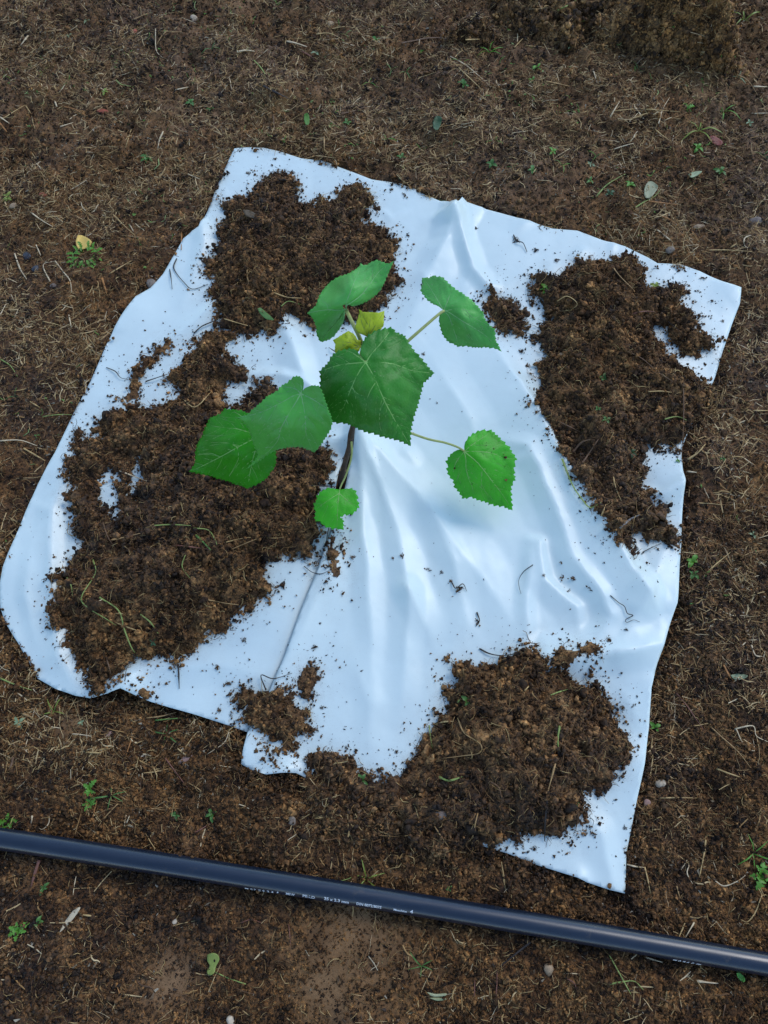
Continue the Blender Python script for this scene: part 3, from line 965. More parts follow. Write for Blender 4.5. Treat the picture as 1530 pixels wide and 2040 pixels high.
def where(u, v):
    if v > float(np.interp(u, [p[0] for p in PIPE_PX], [p[1] for p in PIPE_PX])):
        return 'on the soil below the black pipe'
    if v > 1400 and u < 1240:
        return 'on the soil between the film and the pipe'
    if v > 1390:
        return 'on the soil right of the film\'s near corner'
    if v > 580 and u > 1200:
        return 'on the soil right of the film'
    if v > 290 and u < 500:
        return 'on the soil left of the film'
    if v > 290:
        return 'on the soil behind the film\'s right corner'
    if u < 400:
        return 'on the far soil left of the film\'s top corner'
    if u < 780:
        return 'on the far soil directly behind the film'
    if u < 1170:
        return 'on the far soil left of the loose heap'
    return 'on the far soil in front of the loose heap'


def straw_density(x, y):
    px_d = (1 - 0.9 * dryness(x, y)) * (1 + 0.9 * smooth(0.5, 1.1, y))
    cl = 0.34 + 1.15 * fbm(x, y, 6, 3, 71)
    below = np.where(y < 0.10 + 0.0 * x, 0.32, 1.0)
    return np.clip(np.clip(cl, 0.07, 1) * px_d * below, 0, 1)


q = np.vstack([ground_points(80000, margin=0.0), ground_points(45000, lo=(-0.75, -0.25), hi=(0.85, 0.45), margin=0.0)])
_px = rng.uniform(-1.1, 1.1, 5200)
_py = pipe_y(_px) + rng.choice([-1, 1], len(_px)) * (0.011 + np.abs(rng.normal(0, 0.006, len(_px))))
q = np.vstack([q, np.column_stack([_px, _py])])
s = rng.uniform(0.0014, 0.0045, len(q)) * rng.choice([0.6, 1, 1.7], len(q), p=[0.5, 0.4, 0.1]) * (1 - 0.6 * dryness(q[:, 0], q[:, 1]))
scatter('soil_crumbs', PR_CRUMB['ground'], np.column_stack([q, H_top(q[:, 0], q[:, 1]) - 0.1 * s]), rand_rot(len(q)), iso(s), rng.integers(0, 7, len(q)), label='crumbs of dark soil lying all over the ground')

q = ground_points(60000, margin=0.004, dens=straw_density)
L = rng.gamma(2.6, 0.0046, len(q)) + 0.004
wd = rng.uniform(0.45, 1.15, len(q)) * np.minimum(L, 0.0135)
rot = np.stack([rng.uniform(-0.5, 0.5, len(q)), rng.normal(0, 0.16, len(q)), rng.uniform(0, 6.3, len(q))], 1)
big = np.argsort(-L * (np.abs(q[:, 0]) < 0.35 + 0.3 * q[:, 1]) * (q[:, 1] > -0.1) * (q[:, 1] < 1.6))[:180]
rest = np.setdiff1d(np.arange(len(q)), big)
Pst = np.column_stack([q, H_top(q[:, 0], q[:, 1]) + 0.0014])
pk = rng.integers(0, 9, len(q))
scatter('straw_litter', PR_STRAW, Pst[rest], rot[rest], np.stack([L, wd, wd], 1)[rest], pk[rest], label='chopped brown and tan straw bits littering the soil')
for i in big:
    o = bpy.data.objects.new('straw', PR_STRAW[pk[i]].data)
    C.objects.link(o)
    o.location = Pst[i]
    o.rotation_euler = rot[i]
    o.scale = (L[i], wd[i], wd[i])
    dz_ = Pst[i][2] - CAMZ; dep = Pst[i][1] * CP - dz_ * SP
    u_ = PW / 2 + F * Pst[i][0] / dep; v_ = PH / 2 - F * (Pst[i][1] * SP + dz_ * CP) / dep
    tag(o, 'short loose litter straw lying flat ' + where(u_, v_), 'straw', 'short litter straws ' + where(u_, v_))

q = ground_points(42000, margin=0.003, dens=lambda x, y: np.clip(0.5 + 0.8 * fbm(x, y, 7, 3, 72), 0.15, 1) * (1 - 0.7 * dryness(x, y)))
L = rng.uniform(0.006, 0.026, len(q))
ra = np.minimum(L, 0.02) * rng.uniform(0.7, 1.7, len(q))
scatter('root_fibres', PR_FIB, np.column_stack([q, H_top(q[:, 0], q[:, 1]) + 0.0012]), np.stack([rng.uniform(-3, 3, len(q)), rng.normal(0, 0.22, len(q)), rng.uniform(0, 6.3, len(q))], 1), np.stack([L, ra, ra], 1), rng.integers(0, 8, len(q)), label='fine brown root fibres mixed into the soil')

q = ground_points(22000, margin=0.006, dens=lambda x, y: np.clip(0.4 + 0.9 * fbm(x, y, 5, 3, 73), 0.08, 1) * (1 - 0.6 * dryness(x, y)))
s = rng.uniform(0.0015, 0.0045, len(q))
scatter('leaf_litter', PR_CHIP, np.column_stack([q, H_top(q[:, 0], q[:, 1]) + 0.001]), np.stack([rng.normal(0, 0.35, len(q)), rng.normal(0, 0.35, len(q)), rng.uniform(0, 6.3, len(q))], 1), iso(s), rng.integers(0, 7, len(q)), label='small brown and grey plant flakes on the soil')

q = ground_points(2600, margin=0.01, dens=lambda x, y: np.clip(0.15 + 0.9 * fbm(x, y, 4, 2, 74), 0.03, 1) * smooth(0.2, 1.1, y + 0.25 * x))
s = rng.uniform(0.002, 0.006, len(q))
pk2 = rng.integers(0, 8, len(q))
s = np.where(pk2 >= 4, s * 3.2, s)
scatter('green_scraps', PR_GREEN, np.column_stack([q, H_top(q[:, 0], q[:, 1]) + 0.0015]), np.stack([rng.normal(0, 0.35, len(q)), rng.normal(0, 0.3, len(q)), rng.uniform(0, 6.3, len(q))], 1), iso(s), pk2, label='torn scraps of green weed scattered over the soil')

dd_ = np.full(len(FILM_CO), 9.0)
for px in (A_PX, C_PX, D_PX, E_PX, F_PX, D2_PX, F2_PX, T_PX, E2_PX, S_PX):
    dd_ = np.minimum(dd_, np.abs(sdf(FILM_CO[:, 0], FILM_CO[:, 1], plan(px, 0.012))))
fm.attributes.new('dirt', 'FLOAT', 'POINT').data.foreach_set('value', (0.06 + 0.75 * np.exp(-dd_ / 0.016)).astype(np.float32))
# specks of soil on the film
n = 60000
q = np.stack([rng.uniform(-0.75, 0.75, n), rng.uniform(0.0, 1.2, n)], 1)
k = sdf(q[:, 0], q[:, 1], FILM_P) < -0.003
q = q[k]
dmin = np.full(len(q), 9.0)
for px in (A_PX, C_PX, D_PX, E_PX, F_PX, D2_PX, F2_PX, T_PX, E2_PX):
    dmin = np.minimum(dmin, sdf(q[:, 0], q[:, 1], plan(px, 0.012)))
k = (dmin > 0) & (rng.uniform(0, 1, len(q)) < 0.020 + 0.60 * np.exp(-dmin / 0.022) * np.clip(0.6 + fbm(q[:, 0], q[:, 1], 12, 2, 81), 0.1, 1.5))
q = q[k]; dmin = dmin[k]
s = rng.gamma(1.3, 0.00036, len(q)) + 0.00022
s = np.minimum(s, 0.0024) * (0.75 + 0.6 * np.exp(-dmin / 0.02))
scatter('soil_specks', PR_CRUMB['speck'], np.column_stack([q, H_top(q[:, 0], q[:, 1]) + 0.3 * s]), rand_rot(len(q)), iso(s, 0.5, 1.5), rng.integers(0, 7, len(q)), label='tiny dark soil specks sprinkled over the white film')

# ------------------------------------------------------------------ black water pipe
M_PIPE, nt, b = new_mat('black_polyethylene')
pos = geo_pos(nt)
mp = nt.nodes.new('ShaderNodeMapping')
mp.inputs['Rotation'].default_value = (0, 0, R(7))
mp.inputs['Scale'].default_value = (4, 160, 160)
nt.links.new(pos, mp.inputs['Vector'])
ns = noise(nt, 1.0, 4, 0.6, mp.outputs[0])
nd = noise(nt, 45, 6, 0.75, pos)
rp = ramp(nt, nd, [(0.35, (0.003, 0.009, 0.021)), (0.60, (0.005, 0.012, 0.025)), (0.76, (0.055, 0.045, 0.036))])
nt.links.new(rp.outputs[0], b.inputs['Base Color'])
rq = ramp(nt, ns, [(0.3, (0.24, 0.24, 0.24)), (0.7, (0.36, 0.36, 0.36))])
nt.links.new(rq.outputs[0], b.inputs['Roughness'])
b.inputs['Specular IOR Level'].default_value = 0.8
bump(nt, b, ns, 0.10, 0.0004)

PZ = 0.0105
pr = 0.0125
pu, pv = [p[0] for p in PIPE_PX[2:7]], [p[1] for p in PIPE_PX[2:7]]
pxs, pys = unproj(pu, pv, PZ)
pc = np.polyfit(pxs, pys, 2)


def pipe_c(x):
    x0, x1 = pxs[0] - 0.1, pxs[-1] + 0.1
    xc = np.clip(x, x0, x1)
    y = np.polyval(pc, xc) + (2 * pc[0] * xc + pc[1]) * (x - xc)
    return np.array([x, y, PZ + 0.0008 * math.sin(x * 5.0)])


ppts = [pipe_c(x) for x in np.linspace(-4.0, 4.0, 400)]
pipe = link('water_pipe', mesh('water_pipe', *tube_geo(ppts, pr, 40)), M_PIPE)
tag(pipe, 'black plastic water pipe lying across the soil in front of the film', 'pipe')
M_PRINT = plain('white_print', (0.75, 0.75, 0.74), 0.6, 0.15, 900)
prn_mesh = []


def print_on_pipe(body, u0, u1, th_base, cap, name='lettering'):
    cu = bpy.data.curves.new('print', 'FONT')
    cu.body = body
    cu.resolution_u = 3
    cu.offset = 0.022
    to = bpy.data.objects.new('print', cu)
    C.objects.link(to)
    bpy.context.view_layer.update()
    me = bpy.data.meshes.new_from_object(to.evaluated_get(bpy.context.evaluated_depsgraph_get()))
    bpy.data.objects.remove(to)
    V = np.array([v.co for v in me.vertices])
    V -= [V[:, 0].min(), 0, 0]
    W = V[:, 0].max()
    capH = 0.70
    v0 = float(np.interp(u0, pu, pv)); v1 = float(np.interp(u1, pu, pv))
    xa = float(unproj(u0, v0, PZ)[0]); xb = float(unproj(u1, v1, PZ)[0])
    out = []
    for x, y, _ in V:
        wx = xa + (xb - xa) * x / W
        c = pipe_c(wx); d = pipe_c(wx + 0.001) - c; d /= np.linalg.norm(d)
        side = np.cross(d, (0, 0, 1.0)); side /= np.linalg.norm(side)
        if side[1] > 0: side = -side
        th = th_base - y / capH * cap / pr
        out.append(c + (pr + 0.00012) * (math.sin(th) * side + math.cos(th) * np.array([0, 0, 1.0])))
    for v, q in zip(me.vertices, out):
        v.co = q
    me.materials.clear()
    o = link(name, me, M_PRINT, pipe, False)
    return o


def marks(u0, u1, th0, th1):
    V, Fc = [], []
    for k in range(2):
        ta = th0 + (th1 - th0) * (0.0 if k == 0 else 0.58); tb = th0 + (th1 - th0) * (0.42 if k == 0 else 1.0)
        for u, t in ((u0, ta), (u1, ta), (u1, tb), (u0, tb)):
            v = float(np.interp(u, pu, pv)); x = float(unproj(u, v, PZ)[0])
            c = pipe_c(x); d = pipe_c(x + 0.001) - c; d /= np.linalg.norm(d)
            side = np.cross(d, (0, 0, 1.0)); side /= np.linalg.norm(side)
            if side[1] > 0: side = -side
            V.append(c + (pr + 0.00012) * (math.sin(t) * side + math.cos(t) * np.array([0, 0, 1.0])))
        Fc.append((4 * k, 4 * k + 1, 4 * k + 2, 4 * k + 3))
    link('printed_mark', mesh('printed_mark', V, Fc), M_PRINT, pipe, False)


def th_at(u):
    return R(float(np.interp(u, [493, 560, 583, 619, 673, 737, 820, 1330, 1395], [80, 72, 64, 60, 54, 52, 48, 82, 84])))


marks(493, 500, th_at(493) - 0.30, th_at(493))
for ch, u in zip('171224', (506, 513, 522, 530, 539, 547)):
    print_on_pipe(ch, u - 2.4, u + 2.4, th_at(u), 0.0042)
print_on_pipe('*', 556, 560, th_at(558), 0.0048)
print_on_pipe('MSW', 574, 592, th_at(583), 0.0040)
print_on_pipe('PE-LD', 607, 631, th_at(619), 0.0042)
print_on_pipe('25 x 2.3 mm', 649, 698, th_at(673), 0.0042)
print_on_pipe('DIN 8072/8075', 713, 762, th_at(737), 0.0038)
print_on_pipe('Maschine', 786, 812, th_at(800), 0.0030)
print_on_pipe('4', 818, 824, th_at(820), 0.0044)
marks(1338, 1346, th_at(1340) - 0.32, th_at(1340))
for ch, u in zip('0860', (1351, 1360, 1368, 1377)):
    print_on_pipe(ch, u - 2.7, u + 2.7, th_at(u), 0.0046)
marks(1384, 1393, th_at(1390) - 0.32, th_at(1390))

# ------------------------------------------------------------------ the sapling
CAMP = np.array([0, 0, CAMZ])


def pt(u, v, h):
    x, y = unproj(u, v, h)
    return np.array([float(x), float(y), float(h)])


class TPS:
    """smooth height surface through control points (u, v, h)"""
    def __init__(self, cps, reg=1e-9):
        A = np.array(cps, float); self.P = A[:, :2] / 100.0
        n = len(A)
        K = self.U(np.linalg.norm(self.P[:, None] - self.P[None], axis=2)) + reg * np.eye(n)
        L = np.zeros((n + 3, n + 3)); L[:n, :n] = K
        L[:n, n] = 1; L[:n, n + 1:] = self.P; L[n, :n] = 1; L[n + 1:, :n] = self.P.T
        self.w = np.linalg.solve(L, np.concatenate([A[:, 2], [0, 0, 0]]))

    @staticmethod
    def U(r):
        return np.where(r > 1e-9, r * r * np.log(np.maximum(r, 1e-9)), 0)

    def __call__(self, u, v):
        Q = np.stack([np.asarray(u, float), np.asarray(v, float)], -1) / 100.0
        K = self.U(np.linalg.norm(Q[..., None, :] - self.P, axis=-1))
        n = len(self.P)
        return K @ self.w[:n] + self.w[n] + Q @ self.w[n + 1:]


def serrate(px, period, amp, base, notch=26, sharp=()):
    """add teeth to an outline, except near the notch at the leaf base"""
    P = np.array(px, float)
    if np.sum(P[:, 0] * np.roll(P[:, 1], -1) - np.roll(P[:, 0], -1) * P[:, 1]) < 0:
        P = P[::-1]
    # soften the outline a little, but keep its corners
    D = np.array(densify([tuple(p) for p in P], period / 4.0))
    for _ in range(2):
        D = D * 0.5 + 0.25 * (np.roll(D, 1, 0) + np.roll(D, -1, 0))
    for s in sharp:
        k = np.argmin(np.hypot(D[:, 0] - s[0], D[:, 1] - s[1])); D[k] = s
    T = np.roll(D, -1, 0) - np.roll(D, 1, 0)
    T /= np.linalg.norm(T, axis=1)[:, None] + 1e-9
    Nn = np.stack([T[:, 1], -T[:, 0]], 1)
    out = []
    ph = 0.0; per = period
    r = random.Random(int(abs(base[0]) * 7))
    for i, (p, n_) in enumerate(zip(D, Nn)):
        seg = np.linalg.norm(D[i] - D[i - 1]); ph += seg / per
        if ph >= 1:
            ph -= 1; per = period * r.uniform(0.7, 1.35)
        tooth = (ph ** 1.3) - 0.45
        dn = math.hypot(p[0] - base[0], p[1] - base[1])
        k = min(1, max(0, (dn - notch) / 14))
        ds = min([math.hypot(p[0] - s[0], p[1] - s[1]) for s in sharp] or [99])
        k *= min(1, ds / 12)
        out.append(tuple(p + n_ * amp * tooth * k))
    return out


def ribbon(P3, w, up=0.0004, taper=0.25):
    """raised vein along 3-D points; w is its full width at the start"""
    P3 = np.asarray(P3); n = len(P3)
    V, Fc = [], []
    for i in range(n):
        t = P3[min(i + 1, n - 1)] - P3[max(i - 1, 0)]
        s = np.cross(t, (0, 0, 1.0)); s /= np.linalg.norm(s) + 1e-12
        k = w * (1 - (1 - taper) * i / (n - 1)) / 2
        V += [P3[i] - s * k - np.array([0, 0, up * 0.6]), P3[i] + np.array([0, 0, up]), P3[i] + s * k - np.array([0, 0, up * 0.6])]
    for i in range(n - 1):
        a = 3 * i
        Fc += [(a, a + 1, a + 4, a + 3), (a + 1, a + 2, a + 5, a + 4)]
    return V, Fc


sap = empty('paulownia_sapling', tuple(pt(678, 968, 0.0)))
tag(sap, 'young green paulownia sapling with heart-shaped leaves growing from the slit film', 'sapling')


def leaf(outline, base, cps, mains, secs, mat, vmat, period=8.5, amp=4.0, sharp=(), notch=26, label=None, step=4.6, vein_w=2.6, quilt=0.0019, auto=True, bites=()):
    H = TPS(cps)
    ol = serrate(outline, period, amp, base, notch, sharp)
    vo, fo = tri_region(ol, step, step * 0.35)
    polys = [(curve(m, 5), 1.0) for m in mains] + [(curve(s_, 4), 0.55) for s_ in secs]
    if auto:
        # side veins leave each main vein at an acute angle and curve to the margin
        for m in mains:
            c = curve(m, 6)
            L = np.concatenate([[0], np.cumsum(np.linalg.norm(np.diff(c, axis=0), axis=1))])
            for sgn in (-1, 1):
                d0 = L[-1] * (0.30 if sgn > 0 else 0.38)
                while d0 < L[-1] * 0.9:
                    i = min(int(np.searchsorted(L, d0)), len(c) - 2)
                    t = c[i + 1] - c[i]; t = t / (np.linalg.norm(t) + 1e-9)
                    an = sgn * R(48)
                    dv = np.array([t[0] * math.cos(an) - t[1] * math.sin(an), t[0] * math.sin(an) + t[1] * math.cos(an)])
                    pts = [c[i]]
                    for _ in range(26):
                        dv = dv * 0.93 + t * 0.07; dv /= np.linalg.norm(dv)
                        q = pts[-1] + dv * 4.0
                        if not inside(np.array([q[0]]), np.array([q[1]]), ol)[0]:
                            break
                        near = min([np.min(np.hypot(p[:, 0] - q[0], p[:, 1] - q[1])) for p, _ in polys if p is not c and not np.allclose(p[0], c[0])] or [99])
                        own = [np.min(np.hypot(curve(o, 3)[:, 0] - q[0], curve(o, 3)[:, 1] - q[1])) for o in mains if o is not m]
                        if len(pts) > 2 and min(own + [99]) < 5:
                            break
                        pts.append(q)
                    if len(pts) > 4:
                        polys.append((np.array(pts), 0.30))
                    d0 += 19 + 6 * random.random()
    # quilting: the blade bulges between its veins
    dv = np.full(len(vo), 99.0)
    for c, k in polys:
        d, _, _ = seg_dist(vo[:, 0], vo[:, 1], c[::2] if len(c) > 8 else c)
        dv = np.minimum(dv, d / (0.6 + 0.4 * k))
    wob = 0.0016 * perlin(vo[:, 0] / 26.0, vo[:, 1] / 26.0, 5)

    def hh(u, v):
        return H(u, v)
    hz = hh(vo[:, 0], vo[:, 1]) + quilt * (1 - np.exp(-dv / 5.5)) + wob
    x, y = unproj(vo[:, 0], vo[:, 1], hz)
    me = mesh('leaf', np.stack([x, y, hz], 1), fo)
    bm = bmesh.new(); bm.from_mesh(me)
    bmesh.ops.recalc_face_normals(bm, faces=bm.faces)
    if sum(f.normal.z for f in bm.faces) < 0:
        bmesh.ops.reverse_faces(bm, faces=bm.faces)
    bm.to_mesh(me); bm.free()
    o = link('leaf', me, mat, sap)
    o.matrix_parent_inverse = Matrix.Translation(-sap.location)
    so = o.modifiers.new('thickness', 'SOLIDIFY'); so.thickness = 0.0005; so.offset = -1
    if label: o['label'] = label
    V, Fc = [], []
    for c, k in polys:
        hz = H(c[:, 0], c[:, 1]) + 0.0016 * perlin(c[:, 0] / 26.0, c[:, 1] / 26.0, 5) + 0.00035
        x, y = unproj(c[:, 0], c[:, 1], hz)
        v_, f_ = ribbon(np.stack([x, y, hz], 1), vein_w * k * pxm(*base) * 1.0)
        Fc += [tuple(i + len(V) for i in f) for f in f_]; V += v_
    ve = link('veins', mesh('veins', V, Fc), vmat, o)
    ve.matrix_parent_inverse = (Matrix.Translation(Vector(sap.location)) @ o.matrix_parent_inverse).inverted() if False else Matrix.Identity(4)
    return o


LM1 = leafy('leaf_dark', (0.038, 0.225, 0.016), (0.10, 0.30, 0.06), spec=0.30)
LM2 = leafy('leaf_mid', (0.085, 0.40, 0.046), (0.14, 0.44, 0.10), rough=0.48, spec=0.5)
LM3 = leafy('leaf_low', (0.030, 0.25, 0.006), (0.08, 0.30, 0.03), spec=0.2)
LM4 = leafy('leaf_back', (0.095, 0.44, 0.066), (0.14, 0.44, 0.10), rough=0.48, spec=0.5)
LM6 = leafy('leaf_bright', (0.056, 0.42, 0.016), (0.11, 0.42, 0.05), spec=0.25)
LM8 = leafy('leaf_young', (0.42, 0.52, 0.025), (0.46, 0.55, 0.06), trans=0.2, spec=0.25)
VM = plain('leaf_vein', (0.20, 0.42, 0.09), 0.5, 0.15)
VMD = plain('leaf_vein_pale', (0.20, 0.44, 0.14), 0.5, 0.15)
VMY = plain('leaf_vein_young', (0.20, 0.28, 0.03), 0.5, 0.15)

L1 = [(728.8, 721.8), (720, 710), (717, 705), (718, 694.6), (723.7, 677.6), (735.5, 665.7), (751, 657), (768, 654), (781.4, 652), (790, 662), (808.6, 669), (812, 677.6), (824, 696), (839, 713), (854.5, 732), (866, 743), (856, 752), (844, 764), (839, 786), (832, 810), (824, 834), (819, 856), (818, 889), (803.5, 881.5), (781, 874.7), (759, 869.6), (742, 863), (727, 861), (712, 854), (696.5, 846.6), (684.6, 844), (664, 842), (652, 832), (642, 804), (636, 764), (638.7, 752), (636, 739), (650.6, 725), (662.5, 705), (676, 698), (696.5, 694.6), (710, 697), (717, 708)]
leaf(L1, (728.8, 721.8),
     [(729, 722, .372), (817, 888, .318), (865, 743, .350), (637, 745, .345), (662, 840, .312), (781, 654, .372), (740, 790, .362), (680, 697, .366), (840, 800, .338)],
     [[(728.8, 721.8), (745.7, 752), (766, 798), (783, 830.5), (800, 859), (816, 886)], [(728.8, 721.8), (759, 721.8), (783, 725), (803.5, 732), (824, 739), (862, 743)], [(728.8, 721.8), (711.8, 747), (698, 778), (691, 796.5), (676, 824), (665, 839)], [(728.8, 721.8), (701.6, 723.5), (671, 728.6), (640, 739)], [(728.8, 721.8), (742, 703), (761, 681), (779, 657)], [(728.8, 721.8), (716, 712), (700, 702), (686, 698)]],
     [[(747.4, 762.5), (737, 779.5), (730.5, 800), (728.8, 822), (732, 847.5)], [(766, 798), (757, 820), (756, 843), (759, 858)], [(701, 772), (712, 784), (726, 790)], [(691, 797), (698, 815), (700, 835)]],
     LM1, VM, period=9.0, amp=4.6, sharp=[(866, 743), (818, 889)])
L2 = [(602, 782), (603, 778.6), (606, 773.6), (621, 767.5), (635.5, 768.5), (642.5, 782.7), (647.6, 797), (653.7, 815), (659.8, 831), (662.5, 843.5), (657.7, 857.7), (649.6, 870), (641.5, 884), (626, 902), (617, 897), (603, 892), (591, 890), (572.6, 892), (550, 897), (532, 907), (512, 921.5), (489.6, 935), (503, 921), (512, 912), (513, 904), (508, 894), (501.7, 878), (498.7, 863.7), (491.6, 849.6), (483.5, 841.5), (472, 832), (491.6, 827), (501.7, 817), (516, 805), (532, 789), (552, 778.6), (560.5, 768.5), (572.6, 762), (583, 752), (591, 748.6), (601, 752), (605, 762), (603.5, 774.6)]
leaf(L2, (600, 784),
     [(600, 784, .350), (660, 843, .345), (591, 749, .362), (625, 901, .292), (472, 832, .318), (540, 895, .292), (490, 935, .232), (512, 908, .262), (575, 830, .338), (640, 800, .356), (560, 770, .346)],
     [[(600, 783.7), (572.6, 829), (558.4, 855.6), (554, 876), (536, 898), (506, 922)], [(600, 784), (606, 815), (609, 841), (610, 864), (624, 899)], [(600, 784), (583, 789), (562, 801), (520, 821), (476, 832)], [(600, 784), (623, 795), (650, 813)], [(600, 784), (589, 774.6), (572, 771), (562, 771)], [(600, 784), (601, 770), (595, 754)]],
     [[(570.6, 837), (575.7, 855.6), (575.7, 874)]],
     LM2, VMD, period=8.0, amp=3.4, sharp=[(489.6, 935), (472, 832), (626, 902)], notch=20, vein_w=2.3)
L3 = [(376, 939.7), (388, 924.5), (389, 902), (392, 886), (402.4, 868), (408.5, 851.6), (416.6, 833), (441, 823), (445, 815), (459, 815), (479, 817), (491.6, 823), (510, 833), (526, 848), (527, 862), (536, 868), (546, 880), (550, 900), (551, 912.4), (548, 930.6), (538, 943), (532, 953), (516, 963), (492.6, 974), (483.5, 969), (467, 965), (455, 959), (437, 955), (420.7, 949), (400, 945), (384, 941)]
leaf(L3, (525, 866),
     [(525, 866, .262), (376, 940, .196), (470, 815, .262), (492, 974, .205), (550, 905, .246), (400, 860, .232), (455, 900, .250), (440, 955, .206)],
     [[(525, 866), (499.7, 877), (473, 891), (439, 910), (410.5, 924.5), (380, 939)], [(525, 866), (497.7, 861.7), (475, 854.6), (451, 852.6), (420, 848)], [(525, 866), (510, 894), (501.7, 922.5), (493, 970)], [(525, 866), (505, 846), (480, 828), (462, 818)]],
     [[(473, 891), (475, 912), (467, 930.6), (455, 950)], [(473, 890), (451, 882), (420, 882)], [(439, 910), (420, 903), (396, 905)]],
     LM3, VM, period=8.0, amp=3.4, sharp=[(376, 939.7), (492.6, 974)], notch=14)
L4 = [(689, 618), (683, 613), (681, 608), (692, 606), (703, 611), (717.6, 607), (737, 598), (755.6, 582), (763, 568), (774, 544), (784, 520), (772.5, 525.5), (761, 521.6), (751.6, 517.6), (741, 521), (731, 527.5), (721.6, 528), (719, 523.5), (715, 531), (704.6, 539), (691.5, 546), (673, 551.6), (656, 563), (643, 577), (635, 590), (629.4, 608.5), (611, 624), (619.6, 629.4), (626, 641), (631, 654), (630, 666), (638, 682), (652, 679), (665, 671), (678, 654), (686, 637), (688, 622)]
leaf(L4, (689.5, 617),
     [(689, 617, .362), (784, 520, .388), (719, 524, .372), (612, 624, .335), (638, 682, .290), (650, 570, .350), (740, 596, .362), (700, 570, .382), (660, 620, .358), (683, 640, .330)],
     [[(689.5, 617), (690, 603), (697, 584), (704.6, 565), (714, 543), (719, 526)], [(690, 608.5), (717.6, 589), (737, 565), (757, 539), (782, 522)], [(689, 616), (670.6, 617.6), (653.6, 617), (630, 620), (613, 624)], [(689, 617), (672, 640), (655, 658), (640, 679)]],
     [[(653.6, 616), (651, 607), (642, 600.6)]],
     LM4, VMD, period=8.0, amp=2.4, sharp=[(784, 520), (611, 624), (719, 523.5)], notch=20, vein_w=1.9)
L5 = [(884.6, 619.4), (874.7, 610.7), (859.8, 604), (849.8, 596), (837.4, 579.7), (840.5, 567), (840.5, 553), (856, 553.6), (861, 547.4), (869.7, 551), (881, 551), (889.6, 559.8), (907, 576), (922, 584.7), (939, 596), (954, 612), (963, 623), (966.6, 636.8), (974, 646.8), (986.5, 655.5), (987, 678), (992.7, 686.5), (999.5, 701), (988, 695), (969, 692), (943, 693), (928, 689.6), (913, 691), (899.5, 684), (892, 681), (881, 666.6), (876, 650.5), (874, 636.8), (876, 627), (882, 622)]
leaf(L5, (884.6, 619.4),
     [(885, 619, .284), (999, 701, .262), (840, 555, .270), (880, 551, .284), (915, 690, .254), (960, 620, .286), (920, 635, .286), (985, 655, .278), (875, 650, .266), (905, 580, .290)],
     [[(884.6, 619.4), (894.5, 622), (919, 638), (944, 653), (969, 670), (998, 699)], [(884.6, 619.4), (907, 615.7), (925.6, 617), (938, 629.4), (960, 642), (984, 656)], [(884.6, 619.4), (894.5, 630), (901, 648), (909, 671.6), (914, 689)], [(884.6, 619.4), (891, 602), (897, 586), (903, 574)], [(884.6, 619.4), (872, 598), (858, 575), (846, 556)]],
     [], LM4, VMD, period=8.0, amp=3.2, sharp=[(999.5, 701), (840.5, 553)], notch=16, vein_w=1.9)
L6 = [(925.3, 898.8), (924.5, 888.6), (927.6, 879), (934, 870), (943, 863.5), (957.5, 855.7), (968.4, 856.5), (981.8, 857), (987, 865), (993.5, 869), (1006, 881.6), (1015.5, 891.8), (1021.8, 902.7), (1031, 913.7), (1026.5, 920), (1025, 929.4), (1024, 945), (1028, 955), (1021.8, 960.8), (1018.6, 975), (1019.4, 989), (1021, 1017), (1001, 1009), (984, 1007), (970, 1001.6), (956, 998.4), (948, 993), (934, 990.6), (922, 995), (918, 986.7), (913.5, 978.8), (905.7, 971.8), (902.5, 957.6), (893, 948), (889, 935.7), (891.6, 926), (888.4, 918.4), (900, 902.7), (912, 895.7), (921, 895)]
leaf_low = leaf(L6, (925.3, 898.8),
     [(925, 899, .088), (1020, 1015, .036), (1030, 914, .068), (890, 930, .062), (922, 993, .044), (970, 857, .088), (960, 930, .084), (970, 1000, .040), (1022, 960, .056)],
     [[(925, 899), (948, 918), (962, 934), (982.5, 961), (998, 981), (1020, 1014)], [(925, 899), (963.7, 900), (984, 904), (1004.5, 913), (1028, 914)], [(925, 899), (928.5, 915), (929, 934), (935.5, 957.6), (940, 967), (944, 988)], [(925, 899), (938, 888), (951, 879), (978, 861)], [(925, 899), (914, 913), (907, 924.7), (902.5, 943.5)]],
     [[(960.6, 939), (959, 960), (959, 978), (966, 994)], [(963, 934), (985, 936), (1000, 942), (1020, 948)]],
     LM6, VM, period=10.0, amp=5.0, sharp=[(1021, 1017)], notch=18)
_lv = np.array([v.co for v in leaf_low.data.vertices])
_lv = _lv[rng.choice(len(_lv), 46, replace=False)] + np.column_stack([rng.normal(0, 0.001, 46), rng.normal(0, 0.001, 46), np.full(46, 0.0006)])
scatter('leaf_specks', PR_CRUMB['speck'], _lv, rand_rot(46), iso(rng.gamma(1.4, 0.0003, 46) + 0.0002, 0.5, 1.4), rng.integers(0, 7, 46), leaf_low)
L7 = [(676.5, 975.3), (689, 973.6), (699, 972.5), (708, 976.5), (710.4, 982), (713, 989), (711.5, 995.6), (716, 1008), (710.4, 1015), (705.3, 1022.7), (695.7, 1026), (687.8, 1024.4), (678.8, 1029.5), (677, 1033), (684.4, 1034), (685, 1056), (675.4, 1054), (660.7, 1054), (654, 1051), (643.8, 1047.5), (640.5, 1040.7), (633.7, 1038.5), (624.7, 1034), (628, 1022.7), (627, 1014.8), (624.7, 1004.7), (630.3, 996.8), (629.7, 989), (637, 982), (646, 974), (655, 971.4), (666.4, 973.6)]
